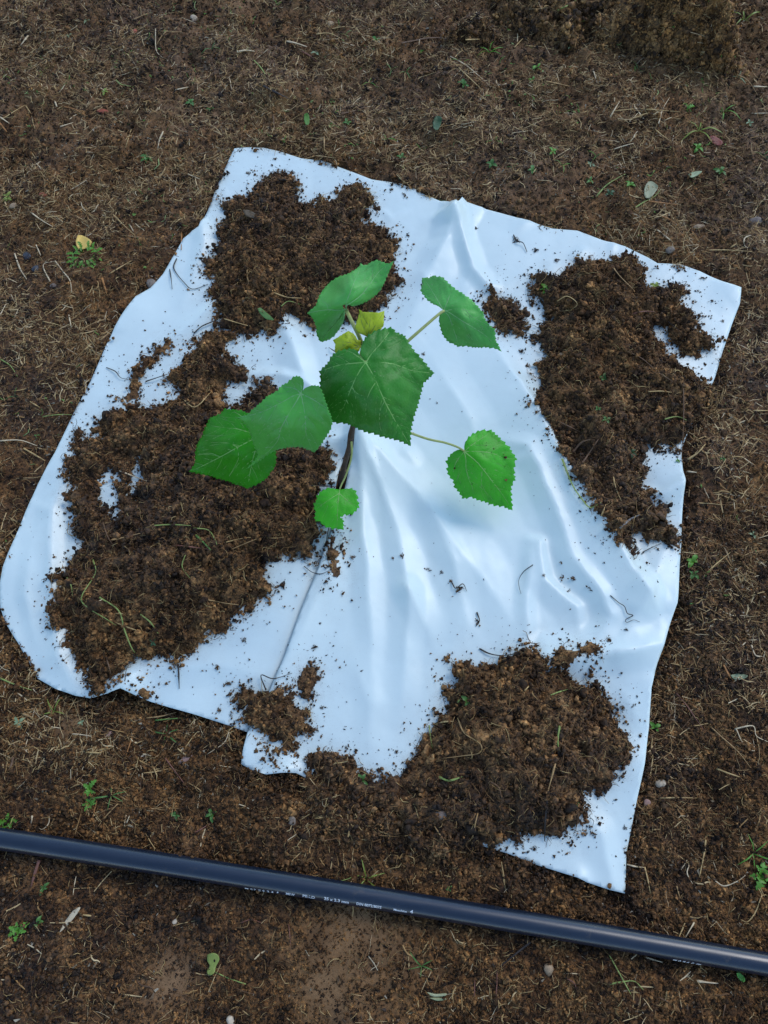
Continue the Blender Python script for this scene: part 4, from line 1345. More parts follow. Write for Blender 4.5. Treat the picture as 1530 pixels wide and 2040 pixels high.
leaf(L7, (676.5, 975.3),
     [(676, 975, .050), (672, 1050, .040), (626, 1020, .044), (715, 1008, .042), (660, 1005, .054), (640, 1045, .042), (700, 980, .046), (690, 1022, .044)],
     [[(676.5, 975), (675.4, 983), (673, 1007), (672, 1034), (671, 1050)], [(675.4, 983), (661, 992), (645, 1003), (630, 1014)], [(675.4, 983), (687, 993), (697, 1002), (713, 1008)]],
     [], LM6, VM, period=9.5, amp=4.6, sharp=[(685, 1056)], notch=12, label='small bitten leaf low on the stem')
L8 = [(707, 651.6), (711, 638.6), (716, 624), (715, 616), (723, 621.6), (740, 621.6), (754, 623), (766, 619), (764.7, 633), (765, 647.7), (756, 660), (744, 668), (733, 672), (723, 667), (712, 663)]
leaf(L8, (733, 670), [(733, 670, .366), (766, 620, .376), (715, 617, .374), (740, 622, .379), (708, 655, .369), (764, 648, .371), (737, 645, .376)],
     [[(733, 670), (736, 650), (739, 624)], [(733, 670), (748, 648), (764, 622)], [(733, 670), (722, 646), (716, 620)]], [], LM8, VMY, period=7, amp=1.2, sharp=[(766, 619), (715, 616)], notch=12, label='yellow-green young leaf at the tip', vein_w=1.6, quilt=0.0022)
L9 = [(663, 677.8), (678, 668.6), (694, 659.0), (704.6, 664.7), (710.5, 672.5), (711, 676.5), (720, 678), (718, 690), (716, 700), (700, 705), (668, 706), (666.7, 697), (668, 685.6)]
leaf(L9, (716, 690), [(716, 690, .362), (664, 678, .364), (694, 660, .371), (668, 704, .358), (705, 668, .368), (690, 685, .369), (700, 704, .358)],
     [[(716, 690), (695, 682), (667, 679)], [(716, 690), (705, 675), (695, 661)], [(716, 690), (695, 695), (670, 702)]], [], LM8, VMY, period=7, amp=1.2, sharp=[(663, 677.8), (694, 659)], notch=12, label='yellow-green young leaf beside the tip', vein_w=1.6, quilt=0.0022)

M_BARK = plain('stem_bark', (0.060, 0.036, 0.022), 0.7, 0.5, 160, 0.35, 0.002)
M_STEM = plain('green_stem', (0.22, 0.30, 0.06), 0.5, 0.2, 120)
M_PET = plain('petiole_green', (0.33, 0.37, 0.11), 0.5, 0.18, 120)


def child_tube(name, P, rad, mat, sides=10, parent=None):
    o = link(name, mesh(name, *tube_geo(P, rad, sides)), mat, parent or sap)
    o.matrix_parent_inverse = Matrix.Translation(-sap.location)
    return o


base3 = pt(678, 968, -0.02)
sp = curve([pt(677, 972, -0.015), pt(683, 940, 0.020), pt(690, 912, 0.055), pt(696, 890, 0.085), pt(702, 855, 0.130), pt(708, 810, 0.185)], 6)
sr = np.interp(np.arange(len(sp)), [0, len(sp) - 1], [0.0042, 0.0034]) * (1 + 0.05 * np.sin(np.arange(len(sp)) * 1.7))
child_tube('stem', sp, sr, M_BARK, 12)
ring = [pt(683.5, 936.5, 0.0225), pt(683.9, 934.5, 0.0245)]
child_tube('node_ring', ring, 0.0046, MS['tan'], 12)
sp2 = curve([pt(708, 810, 0.184), pt(713, 770, 0.235), pt(717, 735, 0.285), pt(721, 705, 0.330), pt(723, 690, 0.352)], 6)
child_tube('shoot', sp2, np.linspace(0.0034, 0.0020, len(sp2)), M_STEM, 10)


def petiole(P, r0=0.0017, r1=0.0022):
    c = curve([pt(*p) for p in P], 6)
    child_tube('petiole', c, np.linspace(r0, r1, len(c)), M_PET, 8)


petiole([(689.5, 617, .361), (703, 645, .362), (717, 674, .356), (722, 692, .348)], 0.0020, 0.0024)
petiole([(884.6, 619.4, .291), (873, 627, .292), (820, 673, .288), (760, 725, .270), (719, 745, .262)], 0.0016, 0.0022)
petiole([(925.3, 898.8, .088), (910, 890, .090), (885, 881.6, .094), (854, 875, .100), (819, 863, .108), (760, 840, .120), (704, 830, .150)], 0.0014, 0.0020)
petiole([(676.5, 975.3, .050), (680, 966, .052), (689, 947, .058), (698, 920, .070), (701, 900, .090), (700, 880, .105)], 0.0011, 0.0015)
petiole([(728.8, 721.8, .371), (722, 715, .366), (720, 705, .350), (721, 700, .338)], 0.0018, 0.0022)
petiole([(600, 784, .349), (620, 790, .325), (660, 775, .290), (714, 762, .240)], 0.0018, 0.0022)
petiole([(525, 866, .261), (560, 860, .245), (640, 835, .215), (706, 815, .178)], 0.0018, 0.0022)
petiole([(733, 670, .361), (728, 682, .357), (723, 690, .350)], 0.0012, 0.0015)
petiole([(716, 690, .359), (720, 691, .356), (723, 690, .351)], 0.0012, 0.0015)

# ------------------------------------------------------------------ stones, chips, fallen leaves
def stone_mesh(seed, flat=0.7, elong=1.0):
    r = np.random.default_rng(seed)
    bm = bmesh.new()
    bmesh.ops.create_icosphere(bm, subdivisions=3, radius=1.0)
    ph = r.uniform(0, 9, 6)
    for v in bm.verts:
        p = np.array(v.co)
        k = 1 + 0.13 * math.sin(2.3 * p[0] + ph[0]) + 0.12 * math.sin(2.7 * p[1] + ph[1]) + 0.07 * math.sin(5 * p[2] + ph[2]) * math.sin(4 * p[0] + ph[3]) + r.normal() * 0.012
        v.co = Vector(p * k * (elong, 1, flat))
    me = bpy.data.meshes.new('stone'); bm.to_mesh(me); bm.free()
    return me


M_STONES = {'grey': plain('stone_grey', (0.22, 0.17, 0.125), 0.7, 0.4, 260, 0.3, 0.001), 'pale': plain('stone_pale', (0.46, 0.35, 0.23), 0.7, 0.45, 300, 0.3, 0.001), 'brown': plain('stone_brown', (0.20, 0.15, 0.115), 0.75, 0.3, 200, 0.3, 0.001),
            'dark': plain('stone_dark', (0.045, 0.045, 0.05), 0.5, 0.4, 200), 'tan': plain('stone_tan', (0.34, 0.23, 0.13), 0.75, 0.3, 200), 'white': plain('stone_white', (0.62, 0.49, 0.33), 0.6, 0.15, 200), 'red': plain('brick_red', (0.36, 0.085, 0.04), 0.7, 0.25, 200), 'pink': plain('stone_pink', (0.34, 0.19, 0.14), 0.7, 0.25, 200)}
for i, (u, v, r_, col, flat, el, an, name, lab) in enumerate([
    (387, 38, 8, 'pale', .7, 1.0, 0, 'stone', 'pale grey pebble near the top of the bare soil'),
    (658, 49, 8, 'tan', .7, 1.1, 20, 'stone', 'tan pebble on the far soil straight behind the film'),
    (1504, 442, 12, 'brown', .7, 1.1, 0, 'stone', 'round brown-grey stone at the far right beyond the film\'s right corner'),
    (1334, 498, 9, 'grey', .8, 1.1, 40, 'stone', 'bluish grey stone just behind the film\'s right corner'),
    (303, 566, 11, 'grey', .6, 1.2, 30, 'stone', 'grey stone wedged against the film\'s left edge'),
    (53, 509, 7, 'dark', .6, 1.9, -50, 'stone', 'long black stone left of the yellow leaf'),
    (73, 536, 7, 'dark', .6, 1.4, 50, 'stone', 'bluish black stone below the long black stone'),
    (108, 570, 7, 'brown', .6, 1.1, 0, 'stone', 'dull brown pebble below left of the leaf ring'),
    (1316, 1561, 10, 'pale', .8, 1.0, 10, 'stone', 'speckled pale stone beside the film\'s lower right edge'),
    (1289, 1600, 7, 'pink', .6, 1.2, 60, 'stone', 'pinkish stone just below the speckled pale stone'),
    (349, 1836, 5, 'white', .7, 1.3, 40, 'stone', 'tiny white pebble below the black pipe'),
    (460, 2034, 9, 'white', .7, 1.1, 20, 'stone', 'white pebble at the bottom edge below the pipe'),
    (1092, 1932, 11, 'tan', .75, 1.0, 0, 'stone', 'tan rounded stone just below the pipe on the right'),
    (878, 1622, 12, 'brown', .8, 1.0, 0, 'stone', 'brown rounded stone in the soil spilled off the film'),
    (582, 1636, 8, 'grey', .7, 1.2, 0, 'stone', 'small grey stone between film corner and pipe'),
    (487, 602, 6, 'tan', .6, 1.2, 0, 'stone', 'small tan pebble in the far soil pile'),
    (1117, 708, 7, 'tan', .6, 1.2, 0, 'stone', 'tan pebble on the right-hand soil pile'),
    (267, 64, 7, 'red', .5, 1.0, 0, 'brick_chip', 'bright red brick chip on the far left soil'),
    (86, 388, 6, 'red', .5, 1.3, -20, 'brick_chip', 'dull red brick chip left above the yellow leaf'),
    (205, 222, 6, 'red', .4, 2.0, 0, 'brick_chip', 'orange-red splinter of brick on the far left soil'),
    (25, 411, 6, 'tan', .5, 1.2, 40, 'wood_chip', 'tan wood chip at the far left beside a bud'),
    (1394, 451, 7, 'tan', .45, 1.6, 15, 'wood_chip', 'yellowish wood chip on the soil behind the film\'s right corner'),
    (372, 1512, 7, 'pink', .5, 2.2, 30, 'wood_chip', 'pinkish wood chip on the soil below the film\'s left half'),
    (218, 1462, 6, 'pink', .5, 1.3, 30, 'wood_chip', 'small pink chip below the film\'s lower left hem'),
]):
    p = on_top(u, v)[0]
    s = r_ * pxm(u, v) * 0.95
    me = stone_mesh(60 + i, flat, el)
    o = link(name, me, M_STONES[col])
    o.location = p + np.array([0, 0, s * flat * 0.05])
    o.rotation_euler = (random.uniform(-.2, .2), random.uniform(-.2, .2), R(an))
    o.scale = (s, s, s)
    tag(o, lab, name.replace('_', ' '), 'stones in the soil' if name == 'stone' else None)


def fallen_leaf(px, col, label, lift=0.004, curl=0.004, name='fallen_leaf', cat='fallen leaf', stem=None, rough=0.5):
    ol = [tuple(p) for p in curve(list(px) + [px[0]], 4)[:-1]]
    cu, cv = np.mean([p[0] for p in ol]), np.mean([p[1] for p in ol])
    sz = max(max(p[0] for p in ol) - min(p[0] for p in ol), max(p[1] for p in ol) - min(p[1] for p in ol))
    vo, fo = tri_region(ol, max(sz / 10, 2), max(sz / 30, 0.6))
    c = on_top(cu, cv)[0]
    rr = np.hypot(vo[:, 0] - cu, vo[:, 1] - cv) / (sz / 2)
    hz = c[2] + lift + curl * rr ** 2 * (0.6 + 0.8 * perlin(vo[:, 0] / sz * 3, vo[:, 1] / sz * 3, 8)) + 0.25 * sz * pxm(cu, cv) * (vo[:, 1] < -1)
    x, y = unproj(vo[:, 0], vo[:, 1], hz)
    o = link(name, mesh(name, np.stack([x - c[0], y - c[1], hz - c[2]], 1), fo), leafy(name + '_skin', col, tuple(min(1, q * 1.25) for q in col), 0.15, rough, quilt=420))
    o.location = c
    so = o.modifiers.new('thickness', 'SOLIDIFY'); so.thickness = 0.0004; so.offset = -1
    tag(o, label, cat)
    if stem:
        st = on_top([p[0] for p in stem], [p[1] for p in stem]); st[:, 2] += 0.002
        so_ = link('leaf_stalk', mesh('leaf_stalk', *tube_geo(curve(st, 3) - c, 0.0007, 5)), MS['lime'], o)
    return o


fallen_leaf([(155, 468), (166, 470), (182, 480), (180, 489), (174, 494), (157, 497), (151, 482)], (0.80, 0.56, 0.13), 'yellow fallen leaf lying above the green leaf ring', 0.006)
fallen_leaf([(1283, 379), (1287, 367), (1296, 361), (1305, 365), (1311, 372), (1304, 385), (1295, 394), (1285, 393)], (0.36, 0.36, 0.20), 'pale green dead leaf on the soil behind the right-hand pile', 0.006)
fallen_leaf([(1410, 275), (1418, 270), (1430, 275), (1440, 284), (1432, 290), (1418, 284)], (0.30, 0.08, 0.05), 'curled reddish leaf on the far right soil', 0.005)
fallen_leaf([(413, 1902), (424, 1898), (434, 1902), (437, 1912), (431, 1924), (427, 1938), (418, 1943), (412, 1936), (418, 1924), (413, 1914)], (0.24, 0.29, 0.06), 'wilted yellow-green leaf with its stalk below the pipe', 0.005, stem=[(430, 1936), (455, 1948), (490, 1960)])
fallen_leaf([(484, 418), (498, 419), (512, 428), (518, 434), (500, 434), (488, 428)], (0.12, 0.085, 0.045), 'grey-brown dead leaf on the far soil pile', 0.005)
fallen_leaf([(513, 615), (519, 613), (530, 622), (546, 637), (531, 636), (519, 626)], (0.11, 0.22, 0.05), 'green leaf fragment on the near rim of the far pile', 0.005)
fallen_leaf([(1371, 348), (1380, 343), (1398, 341), (1392, 348), (1378, 354)], (0.33, 0.38, 0.20), 'pale green leaf flake right of the pale dead leaf', 0.004)
fallen_leaf([(606, 228), (612, 225), (616, 232), (616, 246), (610, 249), (606, 240)], (0.10, 0.22, 0.03), 'small bright green leaf blade on soil above the film', 0.005)
fallen_leaf([(850, 1976), (868, 1980), (889, 1979), (886, 1984), (862, 1985)], (0.42, 0.42, 0.22), 'pale narrow leaf sliver at the bottom below the pipe', 0.003)
fallen_leaf([(855, 1988), (872, 1987), (890, 1990), (872, 1994)], (0.36, 0.38, 0.18), 'second pale narrow leaf sliver just under the first', 0.003)
fallen_leaf([(1467, 1938), (1474, 1938), (1484, 1948), (1483, 1956), (1476, 1954), (1469, 1946)], (0.13, 0.36, 0.06), 'bright green round leaf under the pipe at the far right', 0.004)
fallen_leaf([(1455, 1345), (1472, 1342), (1490, 1346), (1478, 1354), (1462, 1353)], (0.30, 0.34, 0.18), 'pale green flat leaf on the soil right of the film', 0.004)
fallen_leaf([(862, 244), (868, 232), (880, 234), (878, 248), (872, 259), (864, 256)], (0.05, 0.10, 0.035), 'dark green crumpled leaf on a lump behind the film', 0.008, 0.008)
fallen_leaf([(117, 1860), (128, 1838), (146, 1814), (160, 1807), (154, 1820), (136, 1842)], (0.68, 0.56, 0.36), 'large bleached husk blade below the pipe on the left', 0.003, 0.003)

# ------------------------------------------------------------------ straws, stalks, roots and twigs
placed = []


def stalk(px, col, w, name, base, cat, lift=0.0022, flat=0.6, group=None, arch=0.003):
    c = curve(px, 5) if len(px) > 2 else np.array([np.array(px[0]) + (np.array(px[1]) - np.array(px[0])) * t for t in np.linspace(0, 1, 5)])
    P = on_top(c[:, 0], c[:, 1])
    rad = max(w * pxm(*c[len(c) // 2]) * 0.5, 0.0004)
    # a stiff stalk bridges the small hollows below it
    z = P[:, 2].copy()
    for _ in range(3):
        z = np.maximum(z, np.convolve(np.pad(z, 1, mode='edge'), [0.25, 0.5, 0.25], 'valid'))
    t = np.linspace(0, 1, len(c))
    P[:, 2] = z + lift * 0.5 + rad * flat + arch * np.sin(math.pi * t) * random.uniform(0.2, 1)
    x, y = unproj(c[:, 0], c[:, 1], P[:, 2])
    P[:, 0], P[:, 1] = x, y
    o0 = P.mean(0); o0[2] = P[:, 2].min()
    taper = (1 - 0.6 * np.linspace(0, 1, len(P)) ** 1.5) * (1 + 0.16 * np.sin(np.linspace(0, 9, len(P)) + px[0][0]))
    o = link(name, mesh(name, *tube_geo(P - o0, rad * taper, 6, flat)), MS[col])
    o.location = o0
    placed.append((o, base, o0, px))
    tag(o, base, cat, group)
    return o


GS = 'stalks and straws lying on the bare soil'
GR = 'roots and stems lying in the soil piles'
GF = 'dark rootlets fallen on the white film'
STRAWS = [
    ([(56, 71), (39, 93)], 'pale', 4, 'pale'), ([(89, 63), (125, 59)], 'tan', 3, 'tan'), ([(265, 39), (295, 26)], 'tan', 2.5, 'tan'), ([(310, 57), (311, 99), (325, 116)], 'pale', 2.2, 'bent pale'), ([(333, 61), (322, 72), (311, 91)], 'tan', 2.2, 'bent tan'), ([(318, 62), (362, 63)], 'tan', 2, 'thin tan'),
    ([(349, 179), (376, 173)], 'pale', 3.2, 'pale'), ([(5, 237), (28, 222), (50, 209)], 'straw', 2.2, 'tan'), ([(51, 210), (62, 228), (66, 245), (70, 257)], 'straw', 2, 'bent tan'), ([(0, 233), (19, 246)], 'pale', 3, 'pale'), ([(0, 246), (14, 263)], 'orange', 4, 'orange'), ([(325, 262), (318, 278), (314, 297)], 'pale', 3.6, 'broad pale'),
    ([(120, 252), (146, 244)], 'pale', 2.5, 'pale'), ([(128, 212), (150, 218), (170, 230)], 'orange', 3, 'orange'), ([(231, 159), (242, 168), (267, 173)], 'lime', 2.5, 'yellow-green'), ([(109, 201), (114, 214)], 'pale', 4, 'pale'), ([(132, 265), (162, 267)], 'straw', 2.5, 'tan'), ([(262, 256), (255, 278), (249, 297)], 'straw', 2, 'thin tan'),
    ([(472, 103), (490, 100), (507, 102)], 'pale', 4.5, 'thick pale'), ([(571, 82), (590, 86), (611, 93)], 'pale', 4.5, 'thick bleached'), ([(506, 120), (522, 138), (536, 163)], 'lime', 3, 'yellow-green'), ([(630, 68), (655, 66), (682, 78)], 'straw', 2.5, 'curved tan'), ([(601, 102), (617, 111), (631, 123)], 'reddish', 3.5, 'reddish'), ([(525, 171), (550, 184), (576, 197)], 'dark', 5.5, 'thick dark'),
    ([(509, 208), (542, 227)], 'tan', 2.5, 'tan'), ([(678, 227), (705, 221), (727, 213)], 'brown', 3, 'brown'), ([(544, 225), (546, 250), (551, 278)], 'brown', 2.5, 'brown'), ([(659, 58), (685, 53), (711, 56)], 'straw', 2.4, 'tan'), ([(699, 31), (720, 41), (737, 49)], 'tan', 2.4, 'tan'), ([(546, 165), (592, 163)], 'straw', 2.2, 'tan'), ([(646, 272), (646, 300)], 'tan', 3, 'upright tan'),
    ([(800, 86), (830, 80), (863, 75), (910, 79)], 'brown', 4, 'long brown'), ([(928, 79), (955, 78)], 'straw', 3.5, 'tan'), ([(897, 112), (930, 131), (962, 158)], 'pale', 3, 'long pale'), ([(901, 122), (932, 152), (964, 182)], 'straw', 3, 'long tan'), ([(1047, 91), (1080, 94), (1112, 101)], 'straw', 3, 'tan'), ([(1085, 161), (1110, 166), (1135, 172)], 'tan', 3, 'tan'), ([(1112, 20), (1130, 11), (1148, 0)], 'lime', 4, 'yellow-green'), ([(960, 259), (962, 283)], 'tan', 2.5, 'tan'), ([(821, 46), (826, 32)], 'orange', 3, 'orange'), ([(1025, 94), (1045, 73)], 'straw', 2.4, 'tan'), ([(1146, 116), (1158, 86)], 'straw', 2.4, 'tan'),
    ([(1215, 234), (1225, 217), (1235, 201)], 'pale', 2.8, 'pale'), ([(1312, 246), (1320, 218), (1334, 194)], 'pale', 2.6, 'long pale'), ([(1216, 222), (1266, 217), (1310, 219), (1355, 223)], 'straw', 2.4, 'long thin tan'), ([(1265, 213), (1282, 236)], 'pale', 3.5, 'pale'), ([(1501, 172), (1530, 173)], 'pale', 4, 'thick pale'), ([(1503, 226), (1530, 225)], 'pale', 3, 'pale'), ([(1181, 137), (1190, 165)], 'pale', 2.6, 'pale'), ([(1306, 258), (1320, 270), (1338, 282)], 'straw', 2.6, 'tan'), ([(1223, 297), (1245, 290), (1263, 285)], 'pale', 3, 'pale'), ([(1140, 49), (1164, 41)], 'lime', 2.4, 'yellow-green'), ([(1463, 146), (1490, 160), (1510, 190)], 'tan', 2, 'curved tan'),
    ([(1187, 392), (1208, 369), (1230, 355), (1253, 343)], 'lime', 3, 'yellow-green'), ([(1263, 415), (1285, 401), (1303, 392), (1316, 378)], 'lime', 2.6, 'yellow-green'), ([(1292, 401), (1320, 404), (1350, 408)], 'orange', 3.5, 'orange-tan'), ([(1317, 430), (1334, 437), (1350, 448)], 'orange', 3.5, 'orange'), ([(1310, 458), (1330, 474), (1337, 480)], 'pale', 3.5, 'pale'), ([(1412, 498), (1450, 498), (1497, 501)], 'straw', 2.6, 'long tan'), ([(1500, 467), (1484, 474), (1483, 488), (1490, 494)], 'pale', 2.6, 'curled pale'), ([(1445, 436), (1465, 443), (1480, 449)], 'brown', 2.6, 'brown'), ([(1455, 493), (1468, 485)], 'straw', 3.5, 'tan'), ([(1506, 345), (1520, 318)], 'straw', 2.2, 'tan'),
    ([(29, 505), (40, 535), (53, 556)], 'pale', 3.6, 'bent pale'), ([(72, 488), (82, 511)], 'pale', 2.6, 'pale'), ([(100, 561), (86, 528), (110, 520)], 'pale', 2.4, 'bent pale'), ([(110, 520), (125, 540), (139, 558), (143, 582)], 'pale', 2.8, 'long bent pale'), ([(203, 554), (208, 570), (213, 587)], 'orange', 4.5, 'thick orange'), ([(137, 627), (142, 652)], 'pale', 3, 'pale'), ([(218, 545), (240, 532), (262, 519)], 'straw', 2.6, 'tan'), ([(225, 427), (245, 447), (269, 469)], 'straw', 2.6, 'long tan'), ([(258, 447), (266, 461)], 'pale', 3, 'pale'), ([(63, 424), (85, 440), (106, 452)], 'pale', 2.6, 'pale'), ([(85, 640), (108, 645), (130, 652)], 'straw', 2.2, 'tan'), ([(165, 655), (190, 642), (214, 634)], 'tan', 2.4, 'curved tan'), ([(200, 678), (220, 660)], 'tan', 3.6, 'tan'), ([(0, 628), (12, 605)], 'pale', 2.6, 'pale'), ([(362, 460), (361, 498)], 'orange', 3.4, 'upright orange'),
    ([(0, 878), (40, 877), (74, 888)], 'pale', 3, 'long pale'), ([(47, 893), (68, 905), (90, 918)], 'straw', 4.2, 'thick tan'), ([(85, 830), (115, 826), (145, 826)], 'lime', 2.4, 'yellow-green'), ([(0, 715), (20, 728), (35, 750)], 'lime', 2.4, 'yellow-green'), ([(60, 800), (80, 812)], 'straw', 2.6, 'tan'), ([(35, 1050), (5, 1075)], 'tan', 2.4, 'tan'),
    ([(171, 1499), (202, 1500)], 'straw', 4, 'tan'), ([(263, 1470), (257, 1487), (251, 1505)], 'orange', 3.4, 'orange-tan'), ([(144, 1462), (166, 1464), (188, 1468)], 'pale', 2.6, 'pale'), ([(329, 1510), (350, 1538), (374, 1570)], 'reddish', 3, 'long reddish'), ([(374, 1558), (402, 1578), (393, 1594)], 'tan', 2.2, 'bent tan'), ([(292, 1430), (320, 1427), (351, 1419)], 'tan', 3.2, 'tan'), ([(309, 1435), (340, 1432), (370, 1430)], 'green', 3, 'green'), ([(235, 1601), (212, 1625), (190, 1653)], 'tan', 2.6, 'long tan'), ([(193, 1594), (185, 1630), (190, 1652)], 'orange', 2.4, 'bent orange-brown'), ([(98, 1625), (97, 1640), (85, 1652), (74, 1648)], 'pale', 2.4, 'curled white'), ([(456, 1458), (446, 1480), (412, 1503)], 'pale', 2.6, 'bent pale'), ([(287, 1540), (312, 1537), (338, 1531)], 'straw', 2.6, 'tan'), ([(64, 1625), (62, 1642)], 'pale', 4, 'pale'), ([(0, 1351), (30, 1364), (64, 1375)], 'lime', 3, 'long yellow-green'), ([(42, 1420), (66, 1430)], 'tan', 5, 'thick tan'), ([(252, 1640), (258, 1625)], 'pale', 3, 'pale'), ([(278, 1614), (305, 1611), (330, 1614)], 'tan', 2.2, 'tan'), ([(388, 1659), (405, 1649), (424, 1638)], 'reddish', 2.6, 'reddish'),
    ([(1406, 1673), (1402, 1705), (1393, 1748)], 'straw', 4.6, 'long flat tan'), ([(1248, 1722), (1265, 1726), (1283, 1728)], 'pale', 3.4, 'pale'), ([(1284, 1727), (1290, 1750), (1296, 1781)], 'straw', 3.6, 'tan'), ([(1373, 1722), (1369, 1740), (1380, 1761)], 'pale', 3, 'curved pale'), ([(1369, 1519), (1385, 1508), (1400, 1495)], 'straw', 2.8, 'tan'), ([(1428, 1531), (1450, 1540), (1474, 1548)], 'straw', 4, 'thick tan'), ([(1347, 1380), (1370, 1408), (1385, 1430), (1403, 1455)], 'reddish', 2.8, 'long reddish'), ([(1416, 1448), (1440, 1470), (1470, 1497), (1496, 1530)], 'tan', 2.6, 'long tan'), ([(1312, 1590), (1350, 1589), (1393, 1590)], 'straw', 2.6, 'long tan'), ([(1518, 1782), (1506, 1815), (1490, 1836), (1476, 1832)], 'straw', 3, 'bent tan'), ([(1367, 1832), (1358, 1855), (1350, 1872)], 'straw', 3, 'tan'), ([(1383, 1838), (1373, 1855), (1364, 1870)], 'pale', 3, 'pale'), ([(1348, 1765), (1355, 1790)], 'tan', 3.4, 'tan'), ([(1464, 1452), (1500, 1446), (1507, 1466), (1530, 1478)], 'pale', 2.6, 'bent white'), ([(1466, 1450), (1480, 1480), (1502, 1496), (1500, 1470)], 'pale', 2.2, 'looping pale'), ([(1507, 1466), (1512, 1490), (1513, 1515)], 'tan', 2.2, 'thin tan'), ([(1425, 1755), (1443, 1765), (1470, 1755), (1487, 1742)], 'pale', 2.4, 'bent pale'),
    ([(1268, 1153), (1295, 1130), (1325, 1118)][0:0] or [(1398, 1152), (1425, 1125), (1457, 1099)], 'straw', 3.2, 'long tan'), ([(1370, 915), (1390, 902), (1405, 885)], 'straw', 4, 'thick tan'), ([(1368, 939), (1388, 941)], 'pale', 4.4, 'short pale'), ([(1388, 1002), (1415, 1003), (1440, 1006)], 'straw', 2, 'thin tan'), ([(1500, 818), (1530, 818)], 'straw', 4, 'tan'), ([(1420, 1255), (1445, 1275)], 'tan', 3, 'tan'), ([(1326, 1360), (1345, 1340), (1360, 1355)], 'brown', 2.4, 'bent brown'), ([(1497, 1285), (1505, 1305), (1520, 1308)], 'pale', 3.4, 'bent pale'), ([(1442, 1325), (1452, 1345), (1462, 1357)], 'orange', 4.5, 'thick orange'), ([(1460, 1160), (1478, 1183)], 'tan', 2.6, 'tan'), ([(1475, 1110), (1500, 1100), (1526, 1096)], 'tan', 2.4, 'tan'), ([(1490, 700), (1510, 715), (1520, 735)], 'straw', 2.4, 'bent tan'),
    ([(1389, 1954), (1410, 1957), (1431, 1959)], 'pale', 4.6, 'short bleached'), ([(1286, 1907), (1302, 1912), (1320, 1917)], 'pale', 3.6, 'pale'), ([(160, 1822), (177, 1824), (194, 1826)], 'straw', 4, 'tan'), ([(78, 1713), (70, 1738), (62, 1766)], 'reddish', 8, 'thick reddish-brown'), ([(26, 1508), (24, 1520), (19, 1532)], 'brown', 7, 'thick brown'), ([(1060, 1874), (1030, 1898), (995, 1926)], 'dark', 5, 'thick dark'), ([(1210, 1896), (1228, 1928), (1250, 1968), (1257, 1981)], 'lime', 3, 'long yellow-green'), ([(1212, 1961), (1240, 1956), (1264, 1955), (1282, 1972)], 'lime', 2.8, 'bent yellow-green'), ([(988, 1985), (990, 1955), (990, 1930)], 'reddish', 2.6, 'upright reddish'), ([(865, 1645), (885, 1675), (907, 1705)], 'tan', 2.8, 'long tan'), ([(945, 1985), (946, 1950)], 'reddish', 2.4, 'thin reddish'), ([(232, 1958), (238, 1980)], 'orange', 4, 'short orange'), ([(575, 1840), (580, 1890)], 'reddish', 2, 'thin reddish'), ([(120, 2000), (150, 1985)], 'tan', 2.4, 'tan'), ([(1130, 1950), (1145, 1960), (1150, 1985)], 'reddish', 2.4, 'bent reddish'), ([(1310, 1985), (1335, 1998)], 'brown', 2.6, 'brown'), ([(700, 1980), (725, 1985)], 'tan', 2.4, 'tan'), ([(1445, 2000), (1440, 2030)], 'brown', 2.6, 'brown'), ([(480, 1838), (500, 1832), (520, 1838)], 'reddish', 2.4, 'curved reddish'), ([(660, 1760), (690, 1752), (700, 1748)], 'lime', 2.4, 'yellow-green'),
]


for px, col, w, adj in STRAWS:
    thick = w > 3.8 or col in ('dark', 'reddish', 'brown')
    kind = 'twig' if col in ('dark', 'brown', 'reddish') else ('grass_stalk' if col in ('lime', 'green') else 'straw')
    word = {'twig': 'twig', 'grass_stalk': 'grass stalk', 'straw': 'straw'}[kind]
    stalk(px, col, w, kind, '%s %s %s' % (adj, word, where(*px[0])), word, group=GS)

